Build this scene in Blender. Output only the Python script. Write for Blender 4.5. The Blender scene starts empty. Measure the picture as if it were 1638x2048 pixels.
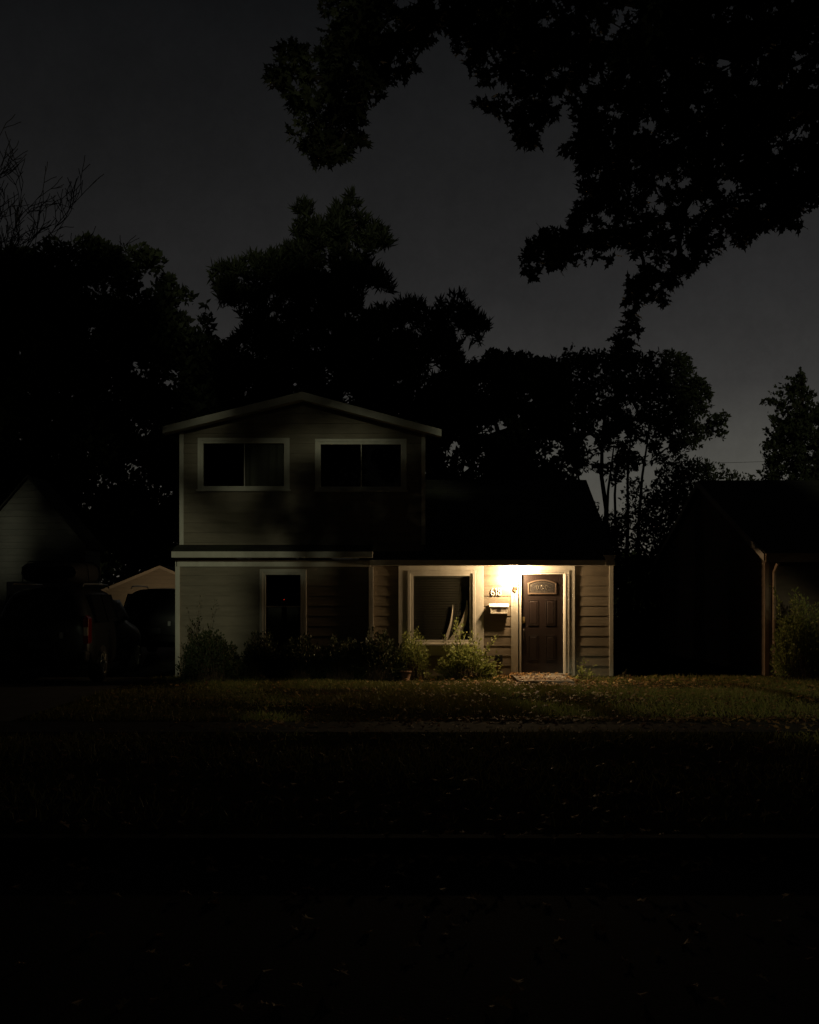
import bpy, math, random
import numpy as np
from mathutils import Vector

random.seed(7)
rng = np.random.default_rng(7)
scene = bpy.context.scene
COL = scene.collection
R = math.radians

# ------------------------------------------------------------------ camera
CAM_D, EYE, FPX = 23.9, 1.65, 2389.0
cam_data = bpy.data.cameras.new("camera")
cam = bpy.data.objects.new("camera", cam_data)
COL.objects.link(cam)
cam.location = (0, -CAM_D, EYE)
cam.rotation_euler = (R(90), 0, 0)
cam_data.sensor_fit = 'HORIZONTAL'
cam_data.sensor_width = 36
cam_data.lens = FPX / 1638 * 36
cam_data.shift_y = 166 / 1638
cam_data.clip_start = 0.1
cam_data.clip_end = 1500
scene.camera = cam

# ------------------------------------------------------------------ world: night sky glowing towards the town
world = bpy.data.worlds.new("World")
scene.world = world
world.use_nodes = True
wt = world.node_tree
wt.nodes.clear()
w_out = wt.nodes.new("ShaderNodeOutputWorld")
w_bg = wt.nodes.new("ShaderNodeBackground")
w_tc = wt.nodes.new("ShaderNodeTexCoord")
w_sep = wt.nodes.new("ShaderNodeSeparateXYZ")
w_ramp = wt.nodes.new("ShaderNodeValToRGB")
w_side = wt.nodes.new("ShaderNodeMapRange")
w_mul = wt.nodes.new("ShaderNodeMath"); w_mul.operation = 'MULTIPLY'
wt.links.new(w_tc.outputs["Generated"], w_sep.inputs[0])
wt.links.new(w_sep.outputs["Z"], w_ramp.inputs[0])
els = w_ramp.color_ramp.elements
SKY = [(0.0, (.100, .092, .074)), (0.10, (.071, .069, .060)), (0.17, (.0335, .0325, .0312)), (0.24, (.0205, .0201, .0202)),
       (0.34, (.0125, .0125, .0128)), (0.45, (.0062, .0065, .0071)), (1.0, (.0035, .0037, .0042))]
els[0].position, els[0].color = SKY[0][0], SKY[0][1] + (1,)
els[1].position, els[1].color = SKY[-1][0], SKY[-1][1] + (1,)
for p, c in SKY[1:-1]:
    e = els.new(p); e.color = c + (1,)
w_side.inputs["From Min"].default_value = -0.35
w_side.inputs["From Max"].default_value = 0.35
w_side.inputs["To Min"].default_value = 0.70
w_side.inputs["To Max"].default_value = 1.15
wt.links.new(w_sep.outputs["X"], w_side.inputs["Value"])
w_back = wt.nodes.new("ShaderNodeMapRange")      # the town glow lies beyond the house; darker towards the street side
w_back.inputs["From Min"].default_value = -.6; w_back.inputs["From Max"].default_value = .7
w_back.inputs["To Min"].default_value = .22; w_back.inputs["To Max"].default_value = 1.0
wt.links.new(w_sep.outputs["Y"], w_back.inputs["Value"])
wt.links.new(w_side.outputs[0], w_mul.inputs[0]); wt.links.new(w_back.outputs[0], w_mul.inputs[1])
wt.links.new(w_mul.outputs[0], w_bg.inputs["Strength"])
w_n = wt.nodes.new("ShaderNodeTexNoise"); w_n.inputs["Scale"].default_value = 5; w_n.inputs["Detail"].default_value = 14; w_n.inputs["Roughness"].default_value = .82
w_c = wt.nodes.new("ShaderNodeMapRange"); w_c.inputs["From Min"].default_value = .3; w_c.inputs["From Max"].default_value = .7
w_c.inputs["To Min"].default_value = .80; w_c.inputs["To Max"].default_value = 1.20
w_v = wt.nodes.new("ShaderNodeVectorMath"); w_v.operation = 'SCALE'
wt.links.new(w_tc.outputs["Generated"], w_n.inputs["Vector"]); wt.links.new(w_n.outputs["Fac"], w_c.inputs["Value"])
wt.links.new(w_ramp.outputs[0], w_v.inputs[0]); wt.links.new(w_c.outputs[0], w_v.inputs["Scale"])
wt.links.new(w_v.outputs[0], w_bg.inputs["Color"])
wt.links.new(w_bg.outputs[0], w_out.inputs[0])

# ------------------------------------------------------------------ the one distant lamp (street side, behind the camera)
SUN_AZ, SUN_EL = R(6), R(12)       # from behind the camera, a little to its right
SUN = Vector((math.sin(SUN_AZ) * math.cos(SUN_EL), -math.cos(SUN_AZ) * math.cos(SUN_EL), math.sin(SUN_EL)))
sl = bpy.data.lights.new("sun", 'SUN')
sl.energy = 0.38
sl.angle = R(1.5)
sl.color = (.97, 1.0, .66)
so = bpy.data.objects.new("sun", sl)
COL.objects.link(so)
so.rotation_euler = SUN.to_track_quat('Z', 'Y').to_euler()

vs = scene.view_settings
vs.view_transform = 'Standard'
vs.look = 'None'
vs.exposure = 0
vs.gamma = 1
scene.render.engine = 'CYCLES'
scene.cycles.use_denoising = True
scene.cycles.max_bounces = 6
scene.cycles.transparent_max_bounces = 12
scene.cycles.sample_clamp_indirect = 1.0

# ------------------------------------------------------------------ helpers
def P(px, py, Y):
    """a point of the photograph put at depth Y (facade of the house: Y = 0)"""
    d = Y + CAM_D
    return Vector(((px - 819) * d / FPX, Y, EYE + (1190 - py) * d / FPX))

def hx(px): return (px - 819) / 100
def hz(py): return (1355 - py) / 100

OFF = {}
def empty(name, loc, label, cat, group=None, kind=None):
    o = bpy.data.objects.new(name, None)
    o.empty_display_size = .2
    COL.objects.link(o)
    o.location = loc
    OFF[o.name] = Vector(loc)
    return tag(o, label, cat, group, kind)

def tag(o, label=None, cat=None, group=None, kind=None):
    if label: o['label'] = label
    if cat: o['category'] = cat
    if group: o['group'] = group
    if kind: o['kind'] = kind
    return o

class MB:
    def __init__(self):
        self.v, self.f = [], []
    def add(self, vs_, fs):
        n = len(self.v)
        self.v += [tuple(p) for p in vs_]
        self.f += [tuple(n + i for i in q) for q in fs]
        return self
    def box(self, x0, x1, y0, y1, z0, z1):
        c = [(x0, y0, z0), (x1, y0, z0), (x1, y1, z0), (x0, y1, z0), (x0, y0, z1), (x1, y0, z1), (x1, y1, z1), (x0, y1, z1)]
        return self.add(c, [(0, 3, 2, 1), (4, 5, 6, 7), (0, 1, 5, 4), (1, 2, 6, 5), (2, 3, 7, 6), (3, 0, 4, 7)])
    def prism(self, pts, a, b, axis='y'):
        """closed polygon pts (two coords) extruded between a and b on an axis"""
        def q(p, t):
            if axis == 'y': return (p[0], t, p[1])
            if axis == 'x': return (t, p[0], p[1])
            return (p[0], p[1], t)
        n = len(pts)
        vs_ = [q(p, a) for p in pts] + [q(p, b) for p in pts]
        fs = [tuple(range(n)), tuple(range(2 * n - 1, n - 1, -1))]
        fs += [(i, i + n, (i + 1) % n + n, (i + 1) % n) for i in range(n)]
        return self.add(vs_, fs)
    def tube(self, pts, rads, n=6, cap=True):
        pts = [Vector(p) for p in pts]
        k0 = len(self.v)
        up = Vector((0.13, 0.21, 1)).normalized()
        for i, p in enumerate(pts):
            t = (pts[min(i + 1, len(pts) - 1)] - pts[max(i - 1, 0)]).normalized()
            a = t.cross(up)
            if a.length < 1e-3: a = t.cross(Vector((1, 0, 0)))
            a.normalize(); b = t.cross(a)
            r = rads[i] if hasattr(rads, '__len__') else rads
            for k in range(n):
                w = 2 * math.pi * k / n
                self.v.append(tuple(p + (a * math.cos(w) + b * math.sin(w)) * r))
        for i in range(len(pts) - 1):
            for k in range(n):
                a0 = k0 + i * n + k; a1 = k0 + i * n + (k + 1) % n
                self.f.append((a0, a1, a1 + n, a0 + n))
        if cap:
            self.f.append(tuple(k0 + k for k in range(n - 1, -1, -1)))
            e = k0 + (len(pts) - 1) * n
            self.f.append(tuple(e + k for k in range(n)))
        return self
    def lathe(self, prof, c, n=20, axis='z'):
        """prof: (radius, height) pairs"""
        k0 = len(self.v)
        for r, h in prof:
            for k in range(n):
                w = 2 * math.pi * k / n
                if axis == 'z': self.v.append((c[0] + r * math.cos(w), c[1] + r * math.sin(w), c[2] + h))
                elif axis == 'x': self.v.append((c[0] + h, c[1] + r * math.cos(w), c[2] + r * math.sin(w)))
                else: self.v.append((c[0] + r * math.cos(w), c[1] + h, c[2] + r * math.sin(w)))
        for i in range(len(prof) - 1):
            for k in range(n):
                a0 = k0 + i * n + k; a1 = k0 + i * n + (k + 1) % n
                self.f.append((a0, a1, a1 + n, a0 + n))
        self.f.append(tuple(k0 + k for k in range(n)))
        e = k0 + (len(prof) - 1) * n
        self.f.append(tuple(e + k for k in range(n)))
        return self
    def build(self, name, mat, parent=None, bevel=0, smooth=False):
        me = bpy.data.meshes.new(name)
        off = OFF.get(parent.name, Vector()) if parent else Vector()
        me.from_pydata([(x - off.x, y - off.y, z - off.z) for x, y, z in self.v], [], self.f)
        me.update()
        return link(name, me, mat, parent, bevel, smooth)

def link(name, me, mat, parent=None, bevel=0, smooth=False):
    o = bpy.data.objects.new(name, me)
    COL.objects.link(o)
    me.materials.append(mat)
    if smooth:
        me.polygons.foreach_set("use_smooth", [True] * len(me.polygons))
    if parent:
        o.parent = parent
        OFF[o.name] = OFF.get(parent.name, Vector())
    if bevel:
        m = o.modifiers.new("bevel", 'BEVEL'); m.width = bevel; m.segments = 2; m.limit_method = 'ANGLE'
    return o

def copy_tree(o, parent=None):
    c = o.copy(); COL.objects.link(c); c.parent = parent
    for ch in list(o.children): copy_tree(ch, c)
    return c

# -- clouds of leaf-shaped faces, numpy
LEAF = (np.array([(0, 0), (.35, .22), (.7, .18), (1, 0), (.7, -.18), (.35, -.22)]), [(0, 1, 2, 3, 4, 5)])
CARD = (np.array([(0, 0), (.45, .28), (1, 0), (.45, -.28)]), [(0, 1, 2, 3)])
OAK = (np.array([(0, 0), (.12, .06), (.18, .24), (.3, .10), (.42, .36), (.54, .13), (.72, .30), (.76, .10), (1, 0),
                 (.76, -.10), (.72, -.30), (.54, -.13), (.42, -.36), (.3, -.10), (.18, -.24), (.12, -.06)]),
       [(0, 1, 2, 3), (3, 4, 5, 11, 12, 13), (5, 6, 7, 9, 10, 11), (7, 8, 9), (0, 3, 13), (0, 13, 14, 15)])
BLADE = (np.array([(0, .05), (.55, .03), (1, 0), (.55, -.03), (0, -.05)]), [(0, 1, 2, 3, 4)])

def leaf_mesh(name, pos, direc, size, shape, mat, parent=None, bend=.25, flat=0.0, width=1.0):
    pos = np.asarray(pos, float); n = len(pos)
    direc = np.asarray(direc, float)
    direc = direc / (np.linalg.norm(direc, axis=1, keepdims=True) + 1e-9)
    r = rng.normal(size=(n, 3))
    if flat: r = r * (1 - flat) + np.array([0, 0, 1.0]) * flat * 2
    side = np.cross(direc, r); side /= np.linalg.norm(side, axis=1, keepdims=True) + 1e-9
    nor = np.cross(side, direc)
    uv, faces = shape
    size = np.broadcast_to(np.asarray(size, float), (n,))
    K = len(uv)
    u = uv[:, 0][None, :, None]; v = uv[:, 1][None, :, None] * width
    V = pos[:, None, :] + size[:, None, None] * (u * direc[:, None, :] + v * side[:, None, :] + (bend * (np.abs(v) * .9 - u * u * .5)) * nor[:, None, :])
    off = np.array(OFF.get(parent.name, Vector())) if parent else np.zeros(3)
    V = (V - off).reshape(-1, 3)
    lt = np.array([len(f) for f in faces]); idx = np.concatenate([np.array(f) for f in faces])
    base = (np.arange(n) * K)[:, None]
    loops = (base + idx[None, :]).reshape(-1)
    tot = np.tile(lt, n)
    start = np.concatenate([[0], np.cumsum(tot)[:-1]])
    me = bpy.data.meshes.new(name)
    me.vertices.add(len(V)); me.vertices.foreach_set("co", V.reshape(-1).astype(np.float32))
    me.loops.add(len(loops)); me.loops.foreach_set("vertex_index", loops.astype(np.int32))
    me.polygons.add(len(tot)); me.polygons.foreach_set("loop_start", start.astype(np.int32))
    me.update(calc_edges=True); me.validate()
    return link(name, me, mat, parent)

# ------------------------------------------------------------------ materials
def mat(name, col, rough=.7, spec=.4, noise=None, metal=0.0, bump=None, coat=0.0):
    """noise = (scale, second colour, stretch xyz) mottles the colour; bump = (scale, strength, stretch)"""
    m = bpy.data.materials.new(name); m.use_nodes = True
    t = m.node_tree; b = t.nodes["Principled BSDF"]
    b.inputs["Base Color"].default_value = (*col, 1)
    b.inputs["Roughness"].default_value = rough
    b.inputs["Specular IOR Level"].default_value = spec
    b.inputs["Metallic"].default_value = metal
    b.inputs["Coat Weight"].default_value = coat
    tc = t.nodes.new("ShaderNodeTexCoord")
    def mapped(stretch):
        mp = t.nodes.new("ShaderNodeMapping"); mp.inputs["Scale"].default_value = stretch
        t.links.new(tc.outputs["Object"], mp.inputs[0]); return mp.outputs[0]
    if noise:
        sc_, c2, st = noise
        n1 = t.nodes.new("ShaderNodeTexNoise"); n1.inputs["Scale"].default_value = sc_; n1.inputs["Detail"].default_value = 6
        n1.inputs["Roughness"].default_value = .65
        t.links.new(mapped(st), n1.inputs["Vector"])
        rp = t.nodes.new("ShaderNodeValToRGB")
        rp.color_ramp.elements[0].position = .34; rp.color_ramp.elements[0].color = (*c2, 1)
        rp.color_ramp.elements[1].position = .64; rp.color_ramp.elements[1].color = (*col, 1)
        t.links.new(n1.outputs["Fac"], rp.inputs[0]); t.links.new(rp.outputs[0], b.inputs["Base Color"])
    if bump:
        sc_, s_, st = bump
        n2 = t.nodes.new("ShaderNodeTexNoise"); n2.inputs["Scale"].default_value = sc_; n2.inputs["Detail"].default_value = 5
        t.links.new(mapped(st), n2.inputs["Vector"])
        bp = t.nodes.new("ShaderNodeBump"); bp.inputs["Strength"].default_value = s_; bp.inputs["Distance"].default_value = .01
        t.links.new(n2.outputs["Fac"], bp.inputs["Height"]); t.links.new(bp.outputs[0], b.inputs["Normal"])
    return m

def leaf_mat(name, cols, rough=.55, trans=.25):
    m = bpy.data.materials.new(name); m.use_nodes = True
    t = m.node_tree; b = t.nodes["Principled BSDF"]
    g = t.nodes.new("ShaderNodeNewGeometry"); rp = t.nodes.new("ShaderNodeValToRGB")
    e = rp.color_ramp.elements
    e[0].color = (*cols[0], 1); e[1].color = (*cols[-1], 1)
    for i, c in enumerate(cols[1:-1]):
        q = e.new((i + 1) / (len(cols) - 1)); q.color = (*c, 1)
    t.links.new(g.outputs["Random Per Island"], rp.inputs[0])
    t.links.new(rp.outputs[0], b.inputs["Base Color"])
    b.inputs["Roughness"].default_value = rough
    b.inputs["Specular IOR Level"].default_value = .3
    if trans:
        tr = t.nodes.new("ShaderNodeBsdfTranslucent"); mx = t.nodes.new("ShaderNodeMixShader")
        t.links.new(rp.outputs[0], tr.inputs[0]); mx.inputs[0].default_value = trans
        t.links.new(b.outputs[0], mx.inputs[1]); t.links.new(tr.outputs[0], mx.inputs[2])
        t.links.new(mx.outputs[0], t.nodes["Material Output"].inputs[0])
    return m

def glass_mat(name, tint=(.9, .92, .9), rough=.02):
    m = bpy.data.materials.new(name); m.use_nodes = True
    t = m.node_tree; t.nodes.remove(t.nodes["Principled BSDF"])
    tr = t.nodes.new("ShaderNodeBsdfTransparent"); tr.inputs[0].default_value = (*tint, 1)
    gl = t.nodes.new("ShaderNodeBsdfGlossy"); gl.inputs["Roughness"].default_value = rough
    fr = t.nodes.new("ShaderNodeFresnel"); fr.inputs[0].default_value = 1.5
    mx = t.nodes.new("ShaderNodeMixShader")
    ge = t.nodes.new("ShaderNodeNewGeometry"); iv = t.nodes.new("ShaderNodeMath"); iv.operation = 'SUBTRACT'; iv.inputs[0].default_value = 1
    mu = t.nodes.new("ShaderNodeMath"); mu.operation = 'MULTIPLY'
    t.links.new(ge.outputs["Backfacing"], iv.inputs[1]); t.links.new(iv.outputs[0], mu.inputs[0]); t.links.new(fr.outputs[0], mu.inputs[1])
    t.links.new(mu.outputs[0], mx.inputs[0]); t.links.new(tr.outputs[0], mx.inputs[1]); t.links.new(gl.outputs[0], mx.inputs[2])
    t.links.new(mx.outputs[0], t.nodes["Material Output"].inputs[0])
    return m

def seeded_mat():
    m = glass_mat('seeded_glass', (.97, .92, .86)); t = m.node_tree
    d = t.nodes.new("ShaderNodeBsdfDiffuse"); d.inputs[0].default_value = (.45, .34, .24, 1)
    mx = t.nodes.new("ShaderNodeMixShader"); mx.inputs[0].default_value = .28
    o = t.nodes["Material Output"]; src = o.inputs[0].links[0].from_socket
    t.links.new(src, mx.inputs[1]); t.links.new(d.outputs[0], mx.inputs[2]); t.links.new(mx.outputs[0], o.inputs[0])
    return m

def emit_mat(name, col, s):
    m = bpy.data.materials.new(name); m.use_nodes = True
    b = m.node_tree.nodes["Principled BSDF"]
    b.inputs["Base Color"].default_value = (*col, 1)
    b.inputs["Emission Color"].default_value = (*col, 1); b.inputs["Emission Strength"].default_value = s
    return m

def shingle_mat(name, col, c2, width=.33, row=.14):
    m = mat(name, col, .9, .2)
    t = m.node_tree; b = t.nodes["Principled BSDF"]; tc = t.nodes["Texture Coordinate"]
    br = t.nodes.new("ShaderNodeTexBrick"); br.inputs["Scale"].default_value = 1
    br.inputs["Brick Width"].default_value = width; br.inputs["Row Height"].default_value = row
    br.inputs["Mortar Size"].default_value = .008
    br.inputs["Color1"].default_value = (*col, 1); br.inputs["Color2"].default_value = (*c2, 1)
    br.inputs["Mortar"].default_value = (col[0] * .4, col[1] * .4, col[2] * .4, 1)
    t.links.new(tc.outputs["Object"], br.inputs["Vector"])
    n = t.nodes.new("ShaderNodeTexNoise"); n.inputs["Scale"].default_value = 1.4; n.inputs["Detail"].default_value = 4
    t.links.new(tc.outputs["Object"], n.inputs["Vector"])
    mx = t.nodes.new("ShaderNodeMix"); mx.data_type = 'RGBA'; mx.inputs["B"].default_value = (.055, .060, .028, 1)
    rp = t.nodes.new("ShaderNodeMapRange"); rp.inputs[1].default_value = .45; rp.inputs[2].default_value = .7; rp.inputs[4].default_value = .6
    t.links.new(n.outputs["Fac"], rp.inputs[0]); t.links.new(rp.outputs[0], mx.inputs["Factor"])
    t.links.new(br.outputs["Color"], mx.inputs["A"]); t.links.new(mx.outputs["Result"], b.inputs["Base Color"])
    bp = t.nodes.new("ShaderNodeBump"); bp.inputs["Strength"].default_value = .6; bp.inputs["Distance"].default_value = .01
    t.links.new(br.outputs["Fac"], bp.inputs["Height"]); bp.invert = True
    t.links.new(bp.outputs[0], b.inputs["Normal"])
    return m

M = {
 'siding': mat('siding_paint', (.20, .165, .122), .6, .3, (2.2, (.15, .124, .09), (1, 1, 6)), bump=(18, .25, (.3, 1, 8))),
 'trim': mat('trim_paint', (.53, .50, .44), .5, .35, (3.0, (.42, .39, .33), (1, 1, .5)), bump=(30, .12, (1, 1, .2))),
 'roof': shingle_mat('roof_shingles', (.045, .042, .038), (.03, .028, .026)),
 'dark_in': mat('room_paint', (.10, .09, .08), .9, .1, (2, (.08, .07, .065), (1, 1, 1))),
 'door': mat('door_paint', (.013, .0075, .006), .42, .35, (3, (.010, .006, .005), (1, 1, .4)), bump=(60, .08, (1, 1, .15))),
 'came': mat('door_glass_lead', (.17, .15, .12), .35, .5, metal=.6),
 'glass': glass_mat('window_glass'),
 'etched': mat('etched_glass', (.03, .026, .024), .25, .4, (40, (.018, .016, .015), (1, 1, 1)), bump=(35, .5, (1, 1, 1))),
 'blind': mat('blind_slats', (.085, .075, .062), .6, .3),
 'curtain': mat('curtain_cloth', (.85, .72, .66), .9, .1, (5, (.76, .62, .56), (4, 1, 1))),
 'brass': mat('brass', (.55, .40, .17), .35, .5, metal=.9),
 'black_metal': mat('dark_bronze', (.05, .04, .035), .4, .5, metal=.6),
 'frosted': seeded_mat(),
 'alu': mat('threshold_aluminium', (.45, .44, .42), .4, .5, metal=.7, noise=(12, (.3, .29, .27), (1, 1, 1))),
 'mailbox': mat('mailbox_enamel', (.66, .61, .53), .4, .4, (8, (.56, .51, .43), (1, 1, 1))),
 'mailbox_in': mat('mailbox_recess', (.42, .37, .30), .5, .3),
 'number': mat('number_metal', (.72, .66, .60), .4, .4),
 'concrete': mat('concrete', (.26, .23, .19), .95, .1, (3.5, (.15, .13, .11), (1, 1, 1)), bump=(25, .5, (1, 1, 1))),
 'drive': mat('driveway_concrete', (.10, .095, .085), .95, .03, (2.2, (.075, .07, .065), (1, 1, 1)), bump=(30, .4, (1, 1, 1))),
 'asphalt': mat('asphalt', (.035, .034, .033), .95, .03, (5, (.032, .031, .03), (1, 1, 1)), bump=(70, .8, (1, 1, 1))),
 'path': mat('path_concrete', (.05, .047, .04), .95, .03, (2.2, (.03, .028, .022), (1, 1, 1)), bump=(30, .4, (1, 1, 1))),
 'soil': mat('lawn_soil', (.045, .036, .020), .95, .0, (2.6, (.022, .026, .010), (1, 1, 1)), bump=(14, .9, (1, 1, 1))),
 'bark': mat('bark', (.060, .048, .036), .9, .1, (6, (.03, .024, .018), (1, 1, .2)), bump=(14, .9, (1, 1, .2))),
 'twig': mat('twig', (.10, .07, .045), .9, .1),
 'terra': mat('terracotta', (.17, .095, .06), .85, .2, (7, (.12, .07, .05), (1, 1, 1))),
 'garage_paint': mat('garage_siding', (.30, .225, .135), .8, .2, (3, (.26, .19, .115), (1, 1, 5))),
 'garage_trim': mat('garage_trim', (.42, .32, .20), .7, .2),
 'grey_siding': mat('grey_siding', (.17, .16, .15), .7, .2, (2, (.13, .125, .12), (1, 1, 5))),
 'brown_siding': mat('brown_siding', (.12, .085, .06), .8, .2, (2, (.09, .065, .045), (1, 1, 5))),
 'brown_trim': mat('brown_trim', (.30, .20, .14), .7, .2, (3, (.22, .15, .10), (1, 1, 1))),
 'car': mat('car_paint', (.010, .010, .011), .38, .3, coat=.15),
 'car_glass': mat('car_glass', (.006, .006, .007), .06, .6),
 'rubber': mat('tyre_rubber', (.018, .018, .018), .8, .2),
 'plastic': mat('black_plastic', (.02, .02, .02), .6, .3),
 'chrome': mat('alloy', (.50, .48, .42), .35, .5, metal=.9),
 'red': mat('tail_light_red', (.13, .005, .003), .22, .6, coat=.5),
 'clear_lens': mat('clear_lens', (.42, .33, .25), .2, .7, coat=.5),
 'plate': mat('plate_white', (.10, .10, .11), .5, .3, noise=(60, (.05, .05, .06), (1, 1, 1))),
 'badge': mat('badge_silver', (.38, .38, .38), .4, .5, metal=.3),
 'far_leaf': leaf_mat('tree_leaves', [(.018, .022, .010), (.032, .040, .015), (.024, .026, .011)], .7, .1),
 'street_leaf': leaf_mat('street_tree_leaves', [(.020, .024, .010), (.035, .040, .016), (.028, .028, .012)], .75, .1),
 'lit_shrub_leaf': leaf_mat('lit_shrub_leaves', [(.20, .24, .06), (.30, .32, .10), (.14, .19, .05), (.34, .34, .12)], .5, .45),  # lamplight put into the leaf colour: lightened for the lit bushes
 'shaded_shrub_leaf': leaf_mat('shaded_shrub_leaves', [(.024, .034, .012), (.04, .052, .018), (.02, .028, .011)], .6, .2),  # shade put into the leaf colour: darkened for the dim bushes
 'grass': leaf_mat('grass_blades', [(.10, .11, .022), (.16, .16, .035), (.21, .165, .05), (.12, .125, .026)], .7, .2),
 'litter': leaf_mat('fallen_leaf_brown', [(.28, .14, .05), (.42, .25, .09), (.20, .09, .035), (.50, .34, .15), (.12, .06, .028), (.16, .075, .035)], .7, .15),
 'cable': mat('cable_rubber', (.02, .02, .02), .7, .2),
 'cord': mat('door_gasket', (.02, .015, .012), .7, .2),
}

# ------------------------------------------------------------------ ground, road, pavement
def sheet(name, x0, x1, y0, y1, z, m, kind='structure'):
    o = MB().add([(x0, y0, z), (x1, y0, z), (x1, y1, z), (x0, y1, z)], [(0, 1, 2, 3)]).build(name, m)
    return tag(o, kind=kind)
KERB_Y = -15.75
g = MB()
# the lawns on both sides of the street in one sheet, dropping to the road bed between
ys = [-600, -25.2, -25.19, KERB_Y, KERB_Y + .01, 900]; zs = [0, 0, -.16, -.16, 0, 0]
for i in range(5):
    g.add([(-600, ys[i], zs[i]), (600, ys[i], zs[i]), (600, ys[i + 1], zs[i + 1]), (-600, ys[i + 1], zs[i + 1])], [(0, 1, 2, 3)])
tag(g.build('ground', M['soil']), kind='structure')
sheet('road', -300, 300, -25.0, KERB_Y - .12, -.12, M['asphalt'])
tag(MB().box(-300, 300, KERB_Y - .12, KERB_Y + .05, -.16, .012).build('kerb', M['path'], bevel=.02), kind='structure')
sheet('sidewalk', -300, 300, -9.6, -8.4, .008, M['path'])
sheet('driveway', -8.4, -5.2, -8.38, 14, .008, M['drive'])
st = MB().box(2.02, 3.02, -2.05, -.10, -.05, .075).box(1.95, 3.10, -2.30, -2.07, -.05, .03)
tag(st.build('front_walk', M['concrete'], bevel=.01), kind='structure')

# ------------------------------------------------------------------ lap siding
def siding(mb, org, ud, nd, u0, u1, z0, z1, holes=(), slope=None, step=.2):
    """courses of lap boards. org: Vector, ud: along wall, nd: outward. slope(z)->(umin,umax)"""
    def put(a0, a1, b0, b1, za, zb, pa, pb):
        def W(u, z, n_): return org + ud * u + nd * n_ + Vector((0, 0, z))
        za = za + (.004 if abs((ca - z0) % step) < 1e-6 or abs((ca - z0) % step - step) < 1e-6 else 0)
        v = [W(a0, za, pa), W(a1, za, pa), W(b1, zb, pb), W(b0, zb, pb), W(a0, za, -.03), W(a1, za, -.03), W(b1, zb, -.03), W(b0, zb, -.03)]
        mb.add(v, [(0, 1, 2, 3), (0, 4, 5, 1), (1, 5, 6, 2), (0, 3, 7, 4), (3, 2, 6, 7)])
    z = z0
    while z < z1 - 1e-4:
        zt = min(z + step, z1)
        cuts = sorted({z, zt} | {h[2] for h in holes if z < h[2] < zt} | {h[3] for h in holes if z < h[3] < zt})
        for ca, cb in zip(cuts[:-1], cuts[1:]):
            mid = (ca + cb) / 2
            segs = [(u0, u1)]
            for h in holes:
                if h[2] < mid < h[3]:
                    ns = []
                    for a, b in segs:
                        if h[1] <= a or h[0] >= b: ns.append((a, b)); continue
                        if h[0] > a: ns.append((a, h[0]))
                        if h[1] < b: ns.append((h[1], b))
                    segs = ns
            pa = .0165 - .0085 * (ca - z) / step; pb = .0165 - .0085 * (cb - z) / step
            for a, b in segs:
                if slope:
                    la, ra = slope(ca); lb, rb = slope(cb)
                    a0, a1 = max(a, la), min(b, ra); b0, b1 = max(a, lb), min(b, rb)
                    if a1 - a0 < .01: continue
                    if b1 - b0 < .01: b0 = b1 = (a0 + a1) / 2
                    put(a0, a1, b0, b1, ca, cb, pa, pb)
                else:
                    put(a, b, a, b, ca, cb, pa, pb)
        z = zt
X, Y_ = Vector((1, 0, 0)), Vector((0, 1, 0))

# ------------------------------------------------------------------ the house
house = empty('suburban_house', (-.3, 3, 0), 'small two storey house with lap siding, gabled upper floor and a lit front door', 'house')
LX0, LX1, RX1 = -4.62, -.77, 4.04         # left block, right block
UX0, UX1 = -4.58, .28                      # upper floor
UY = .15
DEPTH = 7.6
LY = -.07                                  # left block stands slightly proud
LWIN = (hx(526), hx(608), .35, hz(1144))
BWIN = (hx(820), hx(946), hz(1286), hz(1146))
DOOR = (hx(1036), hx(1134), 0, hz(1143))
UW1 = (hx(398), hx(573), hz(977), hz(879))
UW2 = (hx(634), hx(808), hz(978), hz(881))

w = MB()
siding(w, Vector((0, LY, 0)), X, -Y_, LX0, LX1, .03, 2.36, [LWIN])
siding(w, Vector((0, 0, 0)), X, -Y_, LX1, RX1, .03, 2.24, [BWIN, DOOR])
# gable of the upper floor
PK = (-2.145, 5.66)
def gable(z):
    if z <= 4.90: return (UX0, UX1)
    t = (5.62 - z) / .262
    return (PK[0] - t, PK[0] + t)
siding(w, Vector((0, UY, 0)), X, -Y_, UX0, UX1, 2.50, 5.60, [UW1, UW2], slope=gable)
siding(w, Vector((LX0, 0, 0)), Y_, -X, LY, DEPTH, .03, 2.5)
siding(w, Vector((UX0, 0, 0)), Y_, -X, UY, DEPTH, 2.5, 4.95)
siding(w, Vector((UX1, 0, 0)), Y_, X, UY, DEPTH, 2.3, 4.95)
def rgable(z):
    if z <= 2.36: return (0, DEPTH)
    t = (4.25 - z) / .50
    return (3.8 - t, 3.8 + t)
siding(w, Vector((RX1, 0, 0)), Y_, X, 0, DEPTH, .03, 4.2, slope=rgable)
siding(w, Vector((0, DEPTH, 0)), X, Y_, LX0, RX1, .03, 2.4)
siding(w, Vector((0, DEPTH, 0)), X, Y_, UX0, UX1, 2.4, 5.60, slope=gable)
w.build('wall', M['siding'], house)
# foundation strip
MB().box(LX0 + .02, LX1, LY + .01, DEPTH, -.05, .03).box(LX1, RX1 - .02, .01, DEPTH, -.05, .028).build('foundation', M['concrete'], house)
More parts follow.
